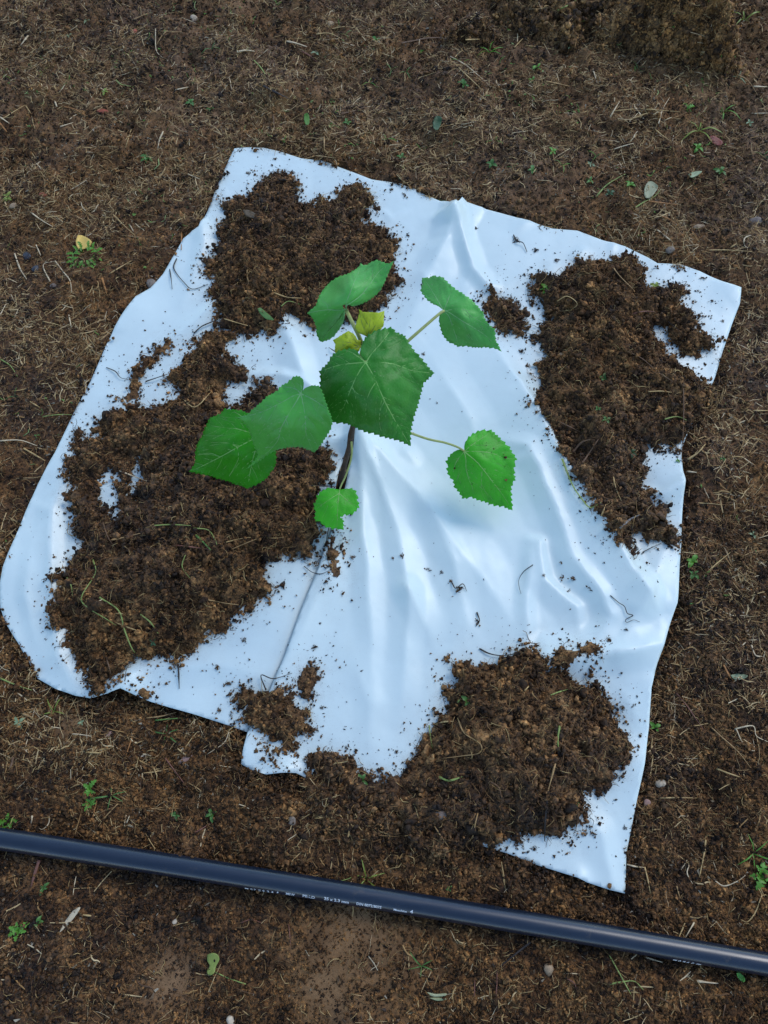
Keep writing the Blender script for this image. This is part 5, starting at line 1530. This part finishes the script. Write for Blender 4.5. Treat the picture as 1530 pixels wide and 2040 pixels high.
ROOTS = [
    ([(185, 1115), (190, 1142), (162, 1190), (178, 1212), (210, 1232), (232, 1246)], 'lime', 3, 'looping yellow-green stem on the largest soil pile'), ([(198, 1190), (236, 1216), (248, 1255), (262, 1290), (275, 1308)], 'lime', 3.4, 'long bent yellow-green stem at the near end of the largest pile'), ([(280, 1224), (300, 1240), (315, 1262)], 'lime', 3, 'short yellow-green stem at the near end of the largest pile'), ([(230, 1240), (270, 1255), (300, 1262)], 'straw', 2.4, 'thin tan stem across the near end of the largest pile'), ([(182, 1205), (204, 1194)], 'pale', 3.6, 'short pale straw at the near end of the largest pile'), ([(130, 1145), (141, 1165), (145, 1188)], 'lime', 2.6, 'curved green stem at the left rim of the largest pile'),
    ([(305, 1047), (340, 1045), (380, 1047)], 'lime', 3, 'straight pale green stem across the middle of the largest pile'), ([(385, 1052), (415, 1056), (428, 1075), (432, 1085)], 'lime', 2.6, 'bent green stem right of the straight one on the largest pile'), ([(390, 1066), (405, 1080), (420, 1096)], 'green', 4, 'short green leaf stalk in the middle of the largest pile'), ([(220, 1076), (250, 1070), (281, 1062)], 'tan', 4, 'thick tan straw in the middle of the largest pile'), ([(350, 1086), (385, 1090), (420, 1095)], 'reddish', 3, 'reddish root below the green stems on the largest pile'), ([(369, 1105), (363, 1130), (382, 1156)], 'lime', 2.6, 'hooked yellowish root on the largest pile'), ([(415, 1195), (445, 1201), (476, 1205)], 'tan', 2.6, 'straight tan straw near the lower right rim of the largest pile'), ([(238, 938), (270, 950), (305, 963)], 'pale', 3, 'pale straw beside the hole in the largest pile'), ([(360, 790), (388, 811), (421, 780)], 'straw', 3, 'V-shaped tan stem at the far end of the largest pile'), ([(450, 1080), (475, 1074), (500, 1070)], 'straw', 2.4, 'tan straw right of centre on the largest pile'), ([(460, 1095), (490, 1082), (515, 1072)], 'tan', 2.2, 'thin tan straw near the right rim of the largest pile'), ([(290, 760), (335, 745)], 'dark', 3, 'dark stick reaching from the trail of crumbs to the largest pile'), ([(212, 1310), (222, 1345), (215, 1300)][0:2], 'brown', 2.6, 'brown root at the near tip of the largest pile'), ([(205, 1040), (215, 1070), (232, 1095)], 'brown', 2.6, 'brown root on the left part of the largest pile'),
    ([(1140, 902), (1158, 882), (1176, 875)], 'brown', 5, 'thick brown root on the narrow part of the right-hand pile'), ([(1155, 930), (1172, 905), (1192, 875)], 'brown', 4, 'second brown root just below the thick one on the right-hand pile'), ([(1110, 838), (1135, 850), (1155, 860)], 'brown', 3, 'brown root on the left flank of the right-hand pile'), ([(1120, 914), (1140, 965), (1160, 995), (1176, 1011), (1197, 1001)], 'lime', 3.6, 'long green stem along the left rim of the right-hand pile'), ([(1320, 836), (1350, 830), (1377, 842)], 'lime', 2.8, 'yellow-green stem on the right flank of the right-hand pile'), ([(1235, 1052), (1255, 1035), (1275, 1025)], 'grey', 5, 'grey leaf stalk near the tail of the right-hand pile'), ([(1198, 1028), (1207, 1005)], 'tan', 3.4, 'short tan straw near the tail of the right-hand pile'), ([(1361, 760), (1362, 830), (1358, 915)], 'brown', 2.6, 'long upright brown stem at the right rim of the right-hand pile'), ([(1222, 950), (1228, 975), (1238, 998)], 'straw', 2.4, 'thin curved tan root on the tail of the right-hand pile'), ([(1220, 530), (1235, 550), (1265, 580)], 'tan', 2.6, 'tan root at the far end of the right-hand pile'), ([(1110, 600), (1130, 590), (1150, 605), (1135, 620)], 'straw', 2.2, 'curled tan root at the far left of the right-hand pile'), ([(1260, 625), (1285, 620), (1310, 622)], 'reddish', 2.8, 'reddish root on the far half of the right-hand pile'), ([(1292, 780), (1318, 779), (1340, 782)], 'straw', 2.6, 'straight tan straw in the middle of the right-hand pile'), ([(1250, 700), (1280, 715), (1310, 740), (1340, 760)], 'brown', 2.6, 'long brown root in the middle of the right-hand pile'),
    ([(870, 1443), (885, 1438), (904, 1437)], 'straw', 4, 'short tan straw on the left shoulder of the near pile'), ([(912, 1430), (925, 1460), (957, 1482), (955, 1500), (920, 1506), (880, 1511)], 'tan', 2.6, 'long hooked tan root on the near pile'), ([(1115, 1446), (1111, 1478), (1117, 1507)], 'lime', 4.6, 'thick greenish stem on the near pile'), ([(1110, 1507), (1100, 1545), (1090, 1582)], 'tan', 4, 'tan split stem below the greenish one on the near pile'), ([(1098, 1506), (1112, 1504)], 'orange', 6, 'short orange bract between two stems on the near pile'), ([(875, 1548), (895, 1555), (922, 1547)], 'lime', 5, 'bright yellow-green blade on the left of the near pile'), ([(1090, 1594), (1086, 1640), (1085, 1676)], 'dark', 4.4, 'dark upright stick at the near rim of the near pile'), ([(973, 1555), (993, 1568), (1000, 1592)], 'brown', 2.6, 'bent brown root at the middle of the near pile'), ([(952, 1620), (945, 1650), (940, 1682)], 'tan', 2.8, 'tan straw where the near pile leaves the film'), ([(1160, 1524), (1172, 1540), (1168, 1565)], 'brown', 2.8, 'bent brown root on the right of the near pile'), ([(855, 1445), (858, 1470), (862, 1492)], 'lime', 2.4, 'thin green stem on the left shoulder of the near pile'), ([(1097, 1385), (1115, 1378), (1137, 1372)], 'lime', 3, 'green stem at the far rim of the near pile'), ([(912, 1400), (922, 1385), (932, 1376)], 'lime', 3, 'short green stem at the far left of the near pile'), ([(1045, 1376), (1058, 1362)], 'straw', 3, 'tan straw at the far rim of the near pile'),
    ([(492, 536), (493, 552), (496, 566)], 'tan', 2.6, 'upright tan root on the far pile'), ([(546, 583), (572, 592), (602, 594)], 'straw', 3, 'curved tan root at the near rim of the far pile'), ([(457, 574), (470, 566), (480, 556)], 'tan', 2.4, 'curved tan root on the left of the far pile'), ([(505, 418), (520, 400)], 'straw', 3, 'tan straw near the top of the far pile'), ([(447, 635), (480, 645), (500, 650)], 'straw', 2.2, 'thin tan straw along the near rim of the far pile'), ([(560, 610), (575, 600), (600, 607)], 'lime', 2.2, 'thin green stem at the near rim of the far pile'),
    ([(530, 1375), (520, 1345), (535, 1325), (550, 1320)][0:2] + [(545, 1352), (582, 1341)], 'dark', 2.6, 'dark bent rootlet joining the two heaps on the slit'),
]
for px, col, w, lab in ROOTS:
    kind = 'root' if col in ('brown', 'dark', 'reddish', 'grey', 'tan') else ('grass_sprig' if col in ('lime', 'green') else 'straw')
    stalk(px, col, w, kind, lab, {'root': 'root', 'grass_sprig': 'stem', 'straw': 'straw'}[kind], lift=0.004, arch=0.005)
FILMROOTS = [
    ([(352, 515), (346, 530), (350, 542), (366, 562), (384, 576), (415, 566)], 2.4, 'long black rootlet curving from the film\'s left edge to the far pile'), ([(338, 536), (341, 556), (343, 576)], 2.2, 'short straight black rootlet near the film\'s left edge'), ([(1062, 1125), (1044, 1138), (1034, 1154), (1034, 1168), (1038, 1183)], 1.6, 'thin hooked black rootlet in the middle of the clean film'), ([(1216, 1186), (1232, 1200), (1244, 1208), (1250, 1222), (1261, 1226), (1247, 1234), (1249, 1240), (1262, 1235), (1275, 1239)], 2, 'zigzag black rootlet near the film\'s right edge'), ([(355, 1325), (356, 1345), (357, 1372)], 4, 'straight dark stick below the largest pile on the film'), ([(212, 732), (230, 740), (240, 752), (255, 756)], 2.2, 'dark forked rootlet by the film\'s upper left edge'), ([(606, 1128), (622, 1140), (640, 1143), (656, 1136)], 1.8, 'curved dark rootlet beside the narrow soil streak'), ([(612, 967), (640, 968), (672, 969)], 3.4, 'dark twig crossing to the foot of the sapling'), ([(646, 898), (652, 890), (653, 880), (651, 877)], 2.8, 'hooked dark rootlet at the right tip of the largest pile'), ([(652, 900), (663, 893)], 2, 'short dark rootlet beside the hooked one'), ([(655, 1052), (652, 1066), (650, 1080)], 2, 'dark rootlet just under the bitten leaf'), ([(905, 1155), (920, 1160)][0:0] or [(900, 1160), (908, 1172), (922, 1163), (930, 1178)], 2.4, 'kinked black rootlet on a clump in the clean film'), ([(950, 1220), (955, 1236), (948, 1248)], 3, 'short thick black rootlet on the clean film'), ([(1023, 468), (1030, 480), (1042, 484), (1050, 502)], 3, 'forked black rootlet on the far right part of the film'), ([(670, 702), (655, 692)], 2.6, 'tan splinter beside the young leaves'), ([(420, 655), (440, 645), (455, 640)][0:0] or [(386, 664), (402, 650), (425, 640), (433, 636)], 3, 'dark root between the far pile and the largest pile'), ([(485, 660), (486, 676), (488, 682)], 1.8, 'thin dark rootlet hanging below the far pile'), ([(955, 1292), (975, 1302), (1000, 1306), (1030, 1302)], 3, 'dark root reaching left from the thin strip of soil'), ([(1330, 640), (1345, 652), (1362, 664)], 2, 'thin dark rootlet in the white gap of the right-hand pile'), ([(1280, 1100), (1300, 1090), (1318, 1082)], 1.8, 'thin dark rootlet below the tail of the right-hand pile'), ([(1056, 608), (1052, 585), (1050, 560)], 1.8, 'thin dark rootlet between small and long right-hand piles'), ([(425, 650), (432, 668)], 1.6, 'tiny dark rootlet at the film\'s inner left')]
for px, w, lab in FILMROOTS:
    stalk(px, 'dark', w, 'rootlet', lab, 'rootlet', lift=0.001, flat=0.9, arch=0.004)

# the same words for several straws: tell them apart by their order from the left
by = {}
for o, base, p, px in placed:
    by.setdefault(o['label'], []).append((px[0][0], o))
ORD = ['leftmost', 'second from left', 'third from left', 'fourth from left', 'fifth from left', 'sixth from left', 'seventh from left', 'eighth from left']
for lab, lst in by.items():
    if len(lst) > 1:
        lst.sort(key=lambda q: q[0])
        for i, (_, o) in enumerate(lst):
            word = ORD[i] if i < len(lst) - 1 or i == 0 else 'rightmost'
            o['label'] = lab + ', ' + word

# ------------------------------------------------------------------ clumps of soil on the film
def clump_mesh(seed):
    r = np.random.default_rng(seed)
    V, Fc = [], []
    for i in range(9):
        v_, f_ = crumb_geo(seed * 20 + i, 3)
        c = r.normal(size=3) * np.array([0.75, 0.55, 0.12]); s = r.uniform(0.22, 0.5)
        b0 = len(V)
        V += [np.array(p) * s * (1, 1, .7) + c + (0, 0, .25) for p in v_]; Fc += [tuple(i_ + b0 for i_ in f) for f in f_]
    for i in range(4):
        v_, f_ = fibre_geo(seed * 31 + i, 0.7, 0.03, 7, 3)
        a = r.uniform(0, 6.28); ca, sa = math.cos(a), math.sin(a)
        b0 = len(V)
        V += [np.array((p[0] * ca - p[1] * sa, p[0] * sa + p[1] * ca, p[2] * .4)) * 2.2 + (r.normal() * .02, r.normal() * .02, .3) for p in v_]; Fc += [tuple(i_ + b0 for i_ in f) for f in f_]
    return mesh('soil_clump', V, Fc)


CM = [clump_mesh(k) for k in range(1, 8)]
M_CLUMP = soil_material('clump_soil', 0.7)
for m in CM:
    m.materials.append(M_CLUMP)
CLUMPS = [
    (915, 1175, 15, 'kinked crumbly soil clump in the middle of the clean film'), (951, 1240, 9, 'small dark clump below the kinked clump on the clean film'), (898, 1158, 7, 'small pair of crumbs just above the kinked clump'), (852, 1134, 8, 'crumb group left above the kinked clump'), (880, 1140, 6, 'single crumb left of the kinked clump'), (800, 1107, 8, 'scattered crumb group right of the narrow soil streak'), (782, 1112, 6, 'tiny crumb group nearest right of the narrow streak'), (703, 1110, 9, 'crumb group directly right of the narrow soil streak'), (1120, 1150, 8, 'left crumb of the row below the main film ridge'), (1142, 1153, 9, 'middle crumb of the row below the main film ridge'), (1174, 1172, 8, 'right crumb of the row below the main film ridge'), (1083, 1146, 5, 'round single crumb left of the crumb row'), (1118, 1122, 6, 'upper crumb above the crumb row by the ridge'), (1212, 1275, 12, 'ragged clump above the right end of the soil strip'), (1247, 1255, 7, 'small clump near the film\'s right edge above the soil strip'), (1132, 1178, 6, 'crumb just below the crumb row'),
    (433, 1330, 9, 'small clump below the largest pile\'s right rim'), (350, 1326, 13, 'ragged clump hanging below the largest pile'), (486, 1275, 8, 'crumb pair on the film right of the largest pile'), (563, 1166, 11, 'crumbly clump at the right rim of the largest pile'), (638, 1242, 5, 'crumb on the slit below the narrow streak'), (627, 1290, 11, 'flat crumb group on the slit above the two small heaps'), (455, 1362, 10, 'crumb group left of the heap on the slit'), (437, 1415, 10, 'clump on the hem left of the heap on the slit'), (460, 1425, 8, 'dark forked crumb at the hem near the slit'), (632, 1455, 7, 'crumb right of the heap on the slit'), (640, 1410, 6, 'small crumb farther right of the heap on the slit'),
    (1028, 478, 11, 'forked clump on the film left of the right-hand pile\'s far end'), (948, 455, 6, 'crumb on the film near the far ridge'), (806, 390, 9, 'crumb group on the film right of the far pile\'s top'), (780, 378, 7, 'crumb at the far edge right of the far pile'), (778, 468, 10, 'ragged clump off the far pile\'s right rim'), (495, 345, 8, 'crumb group at the far pile\'s upper left'), (548, 318, 7, 'clump near the film\'s top left edge'), (585, 345, 8, 'loose crumb right of the far pile\'s peak'), (455, 345, 6, 'crumb at the film\'s top left corner'), (398, 540, 9, 'dark clump left of the far pile'), (386, 530, 6, 'small crumb left of the dark clump by the far pile'), (420, 452, 5, 'single crumb near the kink of the film\'s left edge'), (843, 706, 6, 'black square crumb right of the big top leaf'),
    (1066, 500, 9, 'crumb group at the far left of the right-hand pile'), (1108, 520, 9, 'crumb group on the far rim of the right-hand pile'), (1352, 540, 8, 'clump near the film\'s far right hem'), (1400, 555, 8, 'clump close to the film\'s far right corner'), (1418, 600, 7, 'crumb on the film\'s far right corner flap'), (1390, 580, 6, 'crumb left of the far right corner flap'), (1440, 640, 6, 'crumb on the film\'s right edge below its corner'), (1040, 700, 10, 'crumb group between the green leaf and the right-hand pile'), (1052, 730, 9, 'lower crumb group beside the right-hand pile'), (1045, 548, 7, 'crumb above the small right-hand heap'), (1228, 1545, 8, 'clump at the right rim of the near pile'), (1240, 1410, 10, 'ragged clump right of the near pile\'s top'), (1262, 1405, 6, 'crumb by the film\'s right edge beside the near pile'), (1245, 1650, 7, 'dark crumb on the film\'s near right corner'), (1180, 1660, 7, 'crumb on the corner strip below the near pile'), (1065, 1690, 10, 'crumb group on the film\'s near hem'), (1010, 1690, 8, 'clump on the near hem where soil spills'), (840, 1505, 8, 'clump on the film left of the near pile'), (790, 1498, 8, 'small clump on the film above the spilled soil'), (690, 1490, 8, 'clump above the spilled soil\'s left arm'), (560, 1330, 6, 'crumb on the slit above the small upright clump'),
    (655, 905, 7, 'clump at the right tip of the largest pile'), (668, 907, 6, 'dark crumb nearest the sapling\'s stem'), (650, 930, 7, 'brown crumb left of the sapling\'s stem'), (285, 735, 7, 'crumb beside the thin soil trail'), (318, 690, 7, 'clump at the far end of the thin soil trail'), (220, 790, 6, 'crumb left of the thin soil trail'), (175, 845, 6, 'crumb on the film left of the largest pile\'s far end'), (130, 1102, 6, 'crumb at the left rim of the largest pile'),
]
for i, (u, v, r_, lab) in enumerate(CLUMPS):
    p = on_top(u, v)[0]
    o = bpy.data.objects.new('soil_clump', CM[i % 7])
    C.objects.link(o)
    s = r_ * pxm(u, v) * 0.62
    o.location = p
    o.rotation_euler = (0, 0, random.uniform(0, 6.28))
    o.scale = (s, s * random.uniform(0.6, 1.0), s)
    tag(o, lab, 'soil clump', 'loose soil clumps on the white film')

# ------------------------------------------------------------------ weeds
GREENS = {'bright': leafy('weed_bright', (0.12, 0.30, 0.03), None, 0.25), 'mid': leafy('weed_mid', (0.085, 0.20, 0.035), None, 0.2), 'pale': leafy('weed_pale', (0.26, 0.33, 0.16), None, 0.15), 'dark': leafy('weed_dark', (0.04, 0.10, 0.03), None, 0.15), 'yellow': leafy('weed_yellow', (0.26, 0.33, 0.05), None, 0.25)}


def blade_mesh(L, W, bend, seed, lobes=0):
    """one leaf blade of length L, width W, rising then arching over"""
    r = np.random.default_rng(seed)
    n = 14 if lobes else 8
    V, Fc = [], []
    tw = r.normal(0, 0.25)
    for i in range(n + 1):
        t = i / n
        x = L * t
        z = L * (0.28 * math.sin(min(t * 1.5, 1) * math.pi * 0.55) - bend * t * t) + 0.002
        yc = L * 0.10 * tw * t * t
        if lobes:
            w = W * (0.18 + 0.82 * abs(math.sin(math.pi * (t * lobes))) ** 0.8) * math.sin(math.pi * min(1, 0.12 + t * 0.9)) ** 0.5
        else:
            w = W * math.sin(math.pi * min(0.985, 0.08 + 0.92 * t)) ** 0.7
        cup = 0.22 * w
        V += [(x, yc - w / 2, z + cup), (x, yc, z), (x, yc + w / 2, z + cup)]
    for i in range(n):
        a = 3 * i
        Fc += [(a, a + 1, a + 4, a + 3), (a + 1, a + 2, a + 5, a + 4)]
    return mesh('leaf_blade', V, Fc)


BM = {'grass': [blade_mesh(1, 0.07, b_, 10 + i) for i, b_ in enumerate((0.1, 0.25, 0.4, 0.15, 0.3))], 'seed': [blade_mesh(1, 0.5, b_, 20 + i) for i, b_ in enumerate((0.1, 0.25, 0.2))], 'lobed': [blade_mesh(1, 0.55, b_, 30 + i, 4) for i, b_ in enumerate((0.15, 0.3, 0.22, 0.1))]}


def weed(u, v, kind, size, col, lab, n=None, cat='weed', spread=None, group='small weeds growing on the soil'):
    p = on_top(u, v)[0]
    root = empty({'grass': 'grass_tuft', 'seed': 'seedling', 'lobed': 'weed'}[kind], p, 0)
    tag(root, lab, {'grass': 'grass', 'seed': 'seedling', 'lobed': 'weed'}[kind], group)
    S = size * pxm(u, v)
    n = n or {'grass': 5, 'seed': 4, 'lobed': 6}[kind]
    a0 = random.uniform(0, 6.28)
    for i in range(n):
        src = random.choice(BM[kind])
        me = src
        key = src.name + col
        if key not in bpy.data.meshes:
            me = src.copy(); me.name = key; me.materials.clear(); me.materials.append(GREENS[col])
            me.polygons.foreach_set('use_smooth', [True] * len(me.polygons))
        else:
            me = bpy.data.meshes[key]
        o = bpy.data.objects.new('blade' if kind == 'grass' else 'leaf', me)
        C.objects.link(o)
        o.parent = root
        a = (a0 + 2 * math.pi * i / n + random.uniform(-.4, .4)) if spread is None else random.uniform(*spread)
        s = S * random.uniform(0.6, 1.1) * (1.5 if kind == 'grass' else 1)
        o.rotation_euler = (random.uniform(-.3, .3), random.uniform(-0.25, 0.15), a)
        o.scale = (s, s * random.uniform(.8, 1.2), s)
        if kind == 'seed':
            o.location = (0, 0, S * random.uniform(0.05, 0.3))
    return root


W = [
    (18, 1637, 'lobed', 22, 'bright', 'bright green rosette against the pipe at the left'), (36, 1855, 'lobed', 26, 'bright', 'green rosette below the pipe at the left'), (75, 1838, 'seed', 16, 'mid', 'small seedling right of the rosette below the pipe'), (88, 1768, 'seed', 14, 'mid', 'tiny seedling just under the pipe at the left'), (424, 1622, 'seed', 16, 'mid', 'seedling left of the spilled soil near the pipe'), (352, 1625, 'seed', 13, 'mid', 'tiny two-leaved seedling above the pipe'), (178, 1572, 'lobed', 20, 'bright', 'upper bright leaf cluster between film and pipe'), (178, 1602, 'lobed', 18, 'bright', 'lower bright leaf cluster between film and pipe'), (222, 1585, 'grass', 24, 'mid', 'stiff grass tuft right of the bright leaf clusters'), (332, 1462, 'grass', 28, 'mid', 'curled grass tuft below the film\'s lower left hem'), (108, 1418, 'grass', 26, 'yellow', 'bent grass at the soil left below the film'), (38, 1440, 'seed', 15, 'pale', 'pale seedling at the far left below the film'), (163, 1440, 'seed', 9, 'pale', 'tiny round-leaved seedling below the film\'s left corner'),
    (1303, 1449, 'seed', 15, 'bright', 'green sprout beside the film\'s right hem'), (1516, 1745, 'lobed', 34, 'bright', 'feathery weed at the right edge above the pipe'), (1500, 1700, 'grass', 30, 'bright', 'grass stems above the feathery weed at the right edge'), (1378, 1120, 'seed', 18, 'bright', 'two-leaved green sprout right of the film'), (1380, 1145, 'seed', 14, 'mid', 'sprout just below the two-leaved one right of the film'), (1378, 1203, 'seed', 9, 'mid', 'tiny sprout farther down right of the film'), (1350, 918, 'seed', 7, 'mid', 'tiny sprout at the film\'s right edge notch'), (1440, 915, 'seed', 7, 'mid', 'tiny green sprout amid straw right of the film'), (1500, 1067, 'seed', 11, 'pale', 'pale seedling on the right-hand soil'),
    (1088, 582, 'lobed', 20, 'bright', 'bright feathery weed on the far left of the right-hand pile'), (1305, 572, 'seed', 12, 'yellow', 'yellowish sprig on the far end of the right-hand pile'), (1202, 757, 'seed', 14, 'mid', 'upper seedling in the middle of the right-hand pile'), (1190, 816, 'seed', 8, 'mid', 'middle seedling on the right-hand pile'), (1206, 838, 'seed', 14, 'mid', 'lower seedling on the right-hand pile'), (1258, 903, 'lobed', 14, 'dark', 'dark sprig on the narrow part of the right-hand pile'), (722, 1555, 'seed', 16, 'mid', 'seedling at the upper rim of the spilled soil'), (932, 1398, 'seed', 16, 'mid', 'seedling at the far left of the near pile'), (1147, 1602, 'seed', 9, 'mid', 'tiny seedling on the right rim of the near pile'), (305, 1280, 'seed', 12, 'dark', 'dark seedling at the near rim of the largest pile'), (840, 1925, 'grass', 26, 'mid', 'two-bladed grass below the middle of the pipe'), (730, 1750, 'grass', 26, 'yellow', 'grass blades leaning on the pipe\'s far side'), (895, 1770, 'seed', 8, 'mid', 'tiny sprout above the pipe right of the lettering'),
    (165, 500, 'lobed', 12, 'bright', 'upper left leaf of the green ring below the yellow leaf'), (840, 300, 'grass', 15, 'bright', 'small grass tuft just behind the film\'s top edge'), (800, 315, 'seed', 10, 'mid', 'low sprout right behind the film\'s top edge'), (770, 278, 'grass', 16, 'bright', 'upright grass blade behind the film left of centre'), (692, 248, 'seed', 14, 'mid', 'green seedling behind the film\'s top left corner'), (660, 203, 'seed', 11, 'mid', 'green sprout in the litter above the film'), (295, 316, 'lobed', 15, 'mid', 'leafy weed left of the film\'s top corner'), (192, 372, 'grass', 13, 'mid', 'short grass blades left above the yellow leaf'), (380, 208, 'seed', 13, 'mid', 'small tuft of leaves on the far left soil'), (420, 218, 'seed', 11, 'mid', 'sprout right of the small leaf tuft'), (210, 187, 'seed', 11, 'yellow', 'pale round seedling on the far left soil'), (174, 44, 'seed', 11, 'pale', 'pale seedling near the upper left corner'), (138, 72, 'seed', 10, 'pale', 'second pale seedling near the upper left corner'), (86, 146, 'grass', 12, 'yellow', 'yellow grass tuft on the far left soil'), (735, 165, 'grass', 15, 'bright', 'green grass clump behind the film\'s ridge'), (780, 140, 'grass', 13, 'mid', 'grass clump farther back behind the ridge'), (688, 70, 'grass', 13, 'mid', 'grass sprig on the far soil centre'), (422, 98, 'grass', 15, 'mid', 'grass sprig with two leaves on the far soil left of centre'), (553, 12, 'grass', 14, 'bright', 'grass blade near the top edge left of centre'), (630, 110, 'seed', 10, 'pale', 'pale sprout beside the reddish twig'), (750, 82, 'seed', 11, 'mid', 'sprout on the far soil centre right'),
    (925, 170, 'lobed', 15, 'mid', 'round feathery cushion of leaves left of the far grass'), (1070, 140, 'seed', 14, 'bright', 'upright bright sprout on the far soil'), (1060, 163, 'seed', 12, 'bright', 'low bright sprout just below the upright one'), (1120, 228, 'grass', 16, 'bright', 'fine grass tuft in the litter behind the film'), (1042, 272, 'grass', 10, 'yellow', 'tiny pale grass tuft behind the film'), (985, 282, 'grass', 16, 'bright', 'flat grass blades right behind the film\'s top edge'), (905, 282, 'grass', 14, 'mid', 'grass sprig behind the film\'s top centre'), (840, 105, 'seed', 9, 'bright', 'bright seedling beside the fallen grass stems'), (808, 145, 'grass', 16, 'mid', 'grass tuft at the left end of the fallen stems'), (920, 128, 'grass', 18, 'bright', 'green grass tuft under the fallen pale stems'), (975, 105, 'grass', 22, 'bright', 'long green runner of grass on the far soil'), (1140, 88, 'seed', 13, 'pale', 'pale seedling at the foot of the loose heap'), (1270, 138, 'grass', 15, 'mid', 'grass sprig in front of the loose heap'), (1368, 218, 'lobed', 20, 'bright', 'green leaf base of the long fallen grass at the right'), (1440, 224, 'grass', 32, 'bright', 'long green grass blade lying at the far right'), (1392, 262, 'grass', 30, 'yellow', 'pale green grass stems pointing towards the film'), (1388, 298, 'seed', 14, 'bright', 'bright leaf at the foot of the pale grass stems'),
    (1060, 342, 'seed', 14, 'mid', 'right sprout of three behind the film\'s centre'), (1022, 335, 'grass', 12, 'mid', 'middle sprout of three behind the film\'s centre'), (980, 330, 'seed', 12, 'mid', 'left sprout of three behind the film\'s centre'), (1100, 305, 'seed', 13, 'bright', 'bright sprout behind the film right of centre'), (1120, 330, 'grass', 14, 'bright', 'bright grass behind the film right of centre'), (1175, 362, 'seed', 14, 'mid', 'left sprout of the row behind the right-hand pile'), (1212, 388, 'seed', 14, 'dark', 'dark low sprout in the row behind the right-hand pile'), (1255, 370, 'seed', 14, 'bright', 'bright sprout left of the pale dead leaf'), (1176, 330, 'seed', 13, 'pale', 'pale sprout above the row behind the right-hand pile'), (1188, 312, 'grass', 15, 'bright', 'slanting grass blade behind the film at right'), (1435, 342, 'lobed', 16, 'mid', 'weed with pale and green leaves at the far right'), (1520, 312, 'grass', 16, 'mid', 'grass tuft at the far right edge'), (1492, 248, 'seed', 11, 'pale', 'pale seedling at the far right of the litter'), (15, 394, 'lobed', 14, 'yellow', 'yellowish bud at the left edge of the soil'), (1482, 42, 'grass', 26, 'yellow', 'yellow-green grass right of the loose heap'), (1470, 155, 'grass', 15, 'pale', 'faded grass sprig right of the heap\'s foot'), (30, 790, 'grass', 14, 'mid', 'grass sprig at the left edge beside the film'), (75, 870, 'seed', 7, 'mid', 'tiny sprout left of the film near the largest pile'),
]
for u, v, kind, size, col, lab in W:
    weed(u, v, kind, size, col, lab, n=(3 if kind == 'grass' and size < 18 else None))

# the ring of a curled frond below the yellow leaf
p0 = on_top(172, 518)[0]
ringw = empty('frond_ring', p0)
tag(ringw, 'frond of small green leaflets curled into a ring below the yellow leaf', 'weed')
rx, ry = 25 * pxm(172, 518), 20 * pxm(172, 518) / math.sin(R(50))
me_l = BM['lobed'][0].copy(); me_l.materials.clear(); me_l.materials.append(GREENS['bright']); me_l.name = 'leaflet'
cpts = []
for i in range(15):
    a = R(115) + i / 14 * R(325)
    q = np.array([rx * math.cos(a), ry * math.sin(a), 0.007])
    cpts.append(q)
    for sgn in (-1, 1):
        o = bpy.data.objects.new('leaflet', me_l); C.objects.link(o); o.parent = ringw
        o.location = q
        o.rotation_euler = (random.uniform(-.3, .3), random.uniform(-.2, .1), a + (0 if sgn > 0 else math.pi) + random.uniform(-.5, .5))
        s = random.uniform(0.008, 0.013)
        o.scale = (s, s, s)
link('stalk', mesh('stalk', *tube_geo(cpts, 0.0009, 5)), MS['green'], ringw)
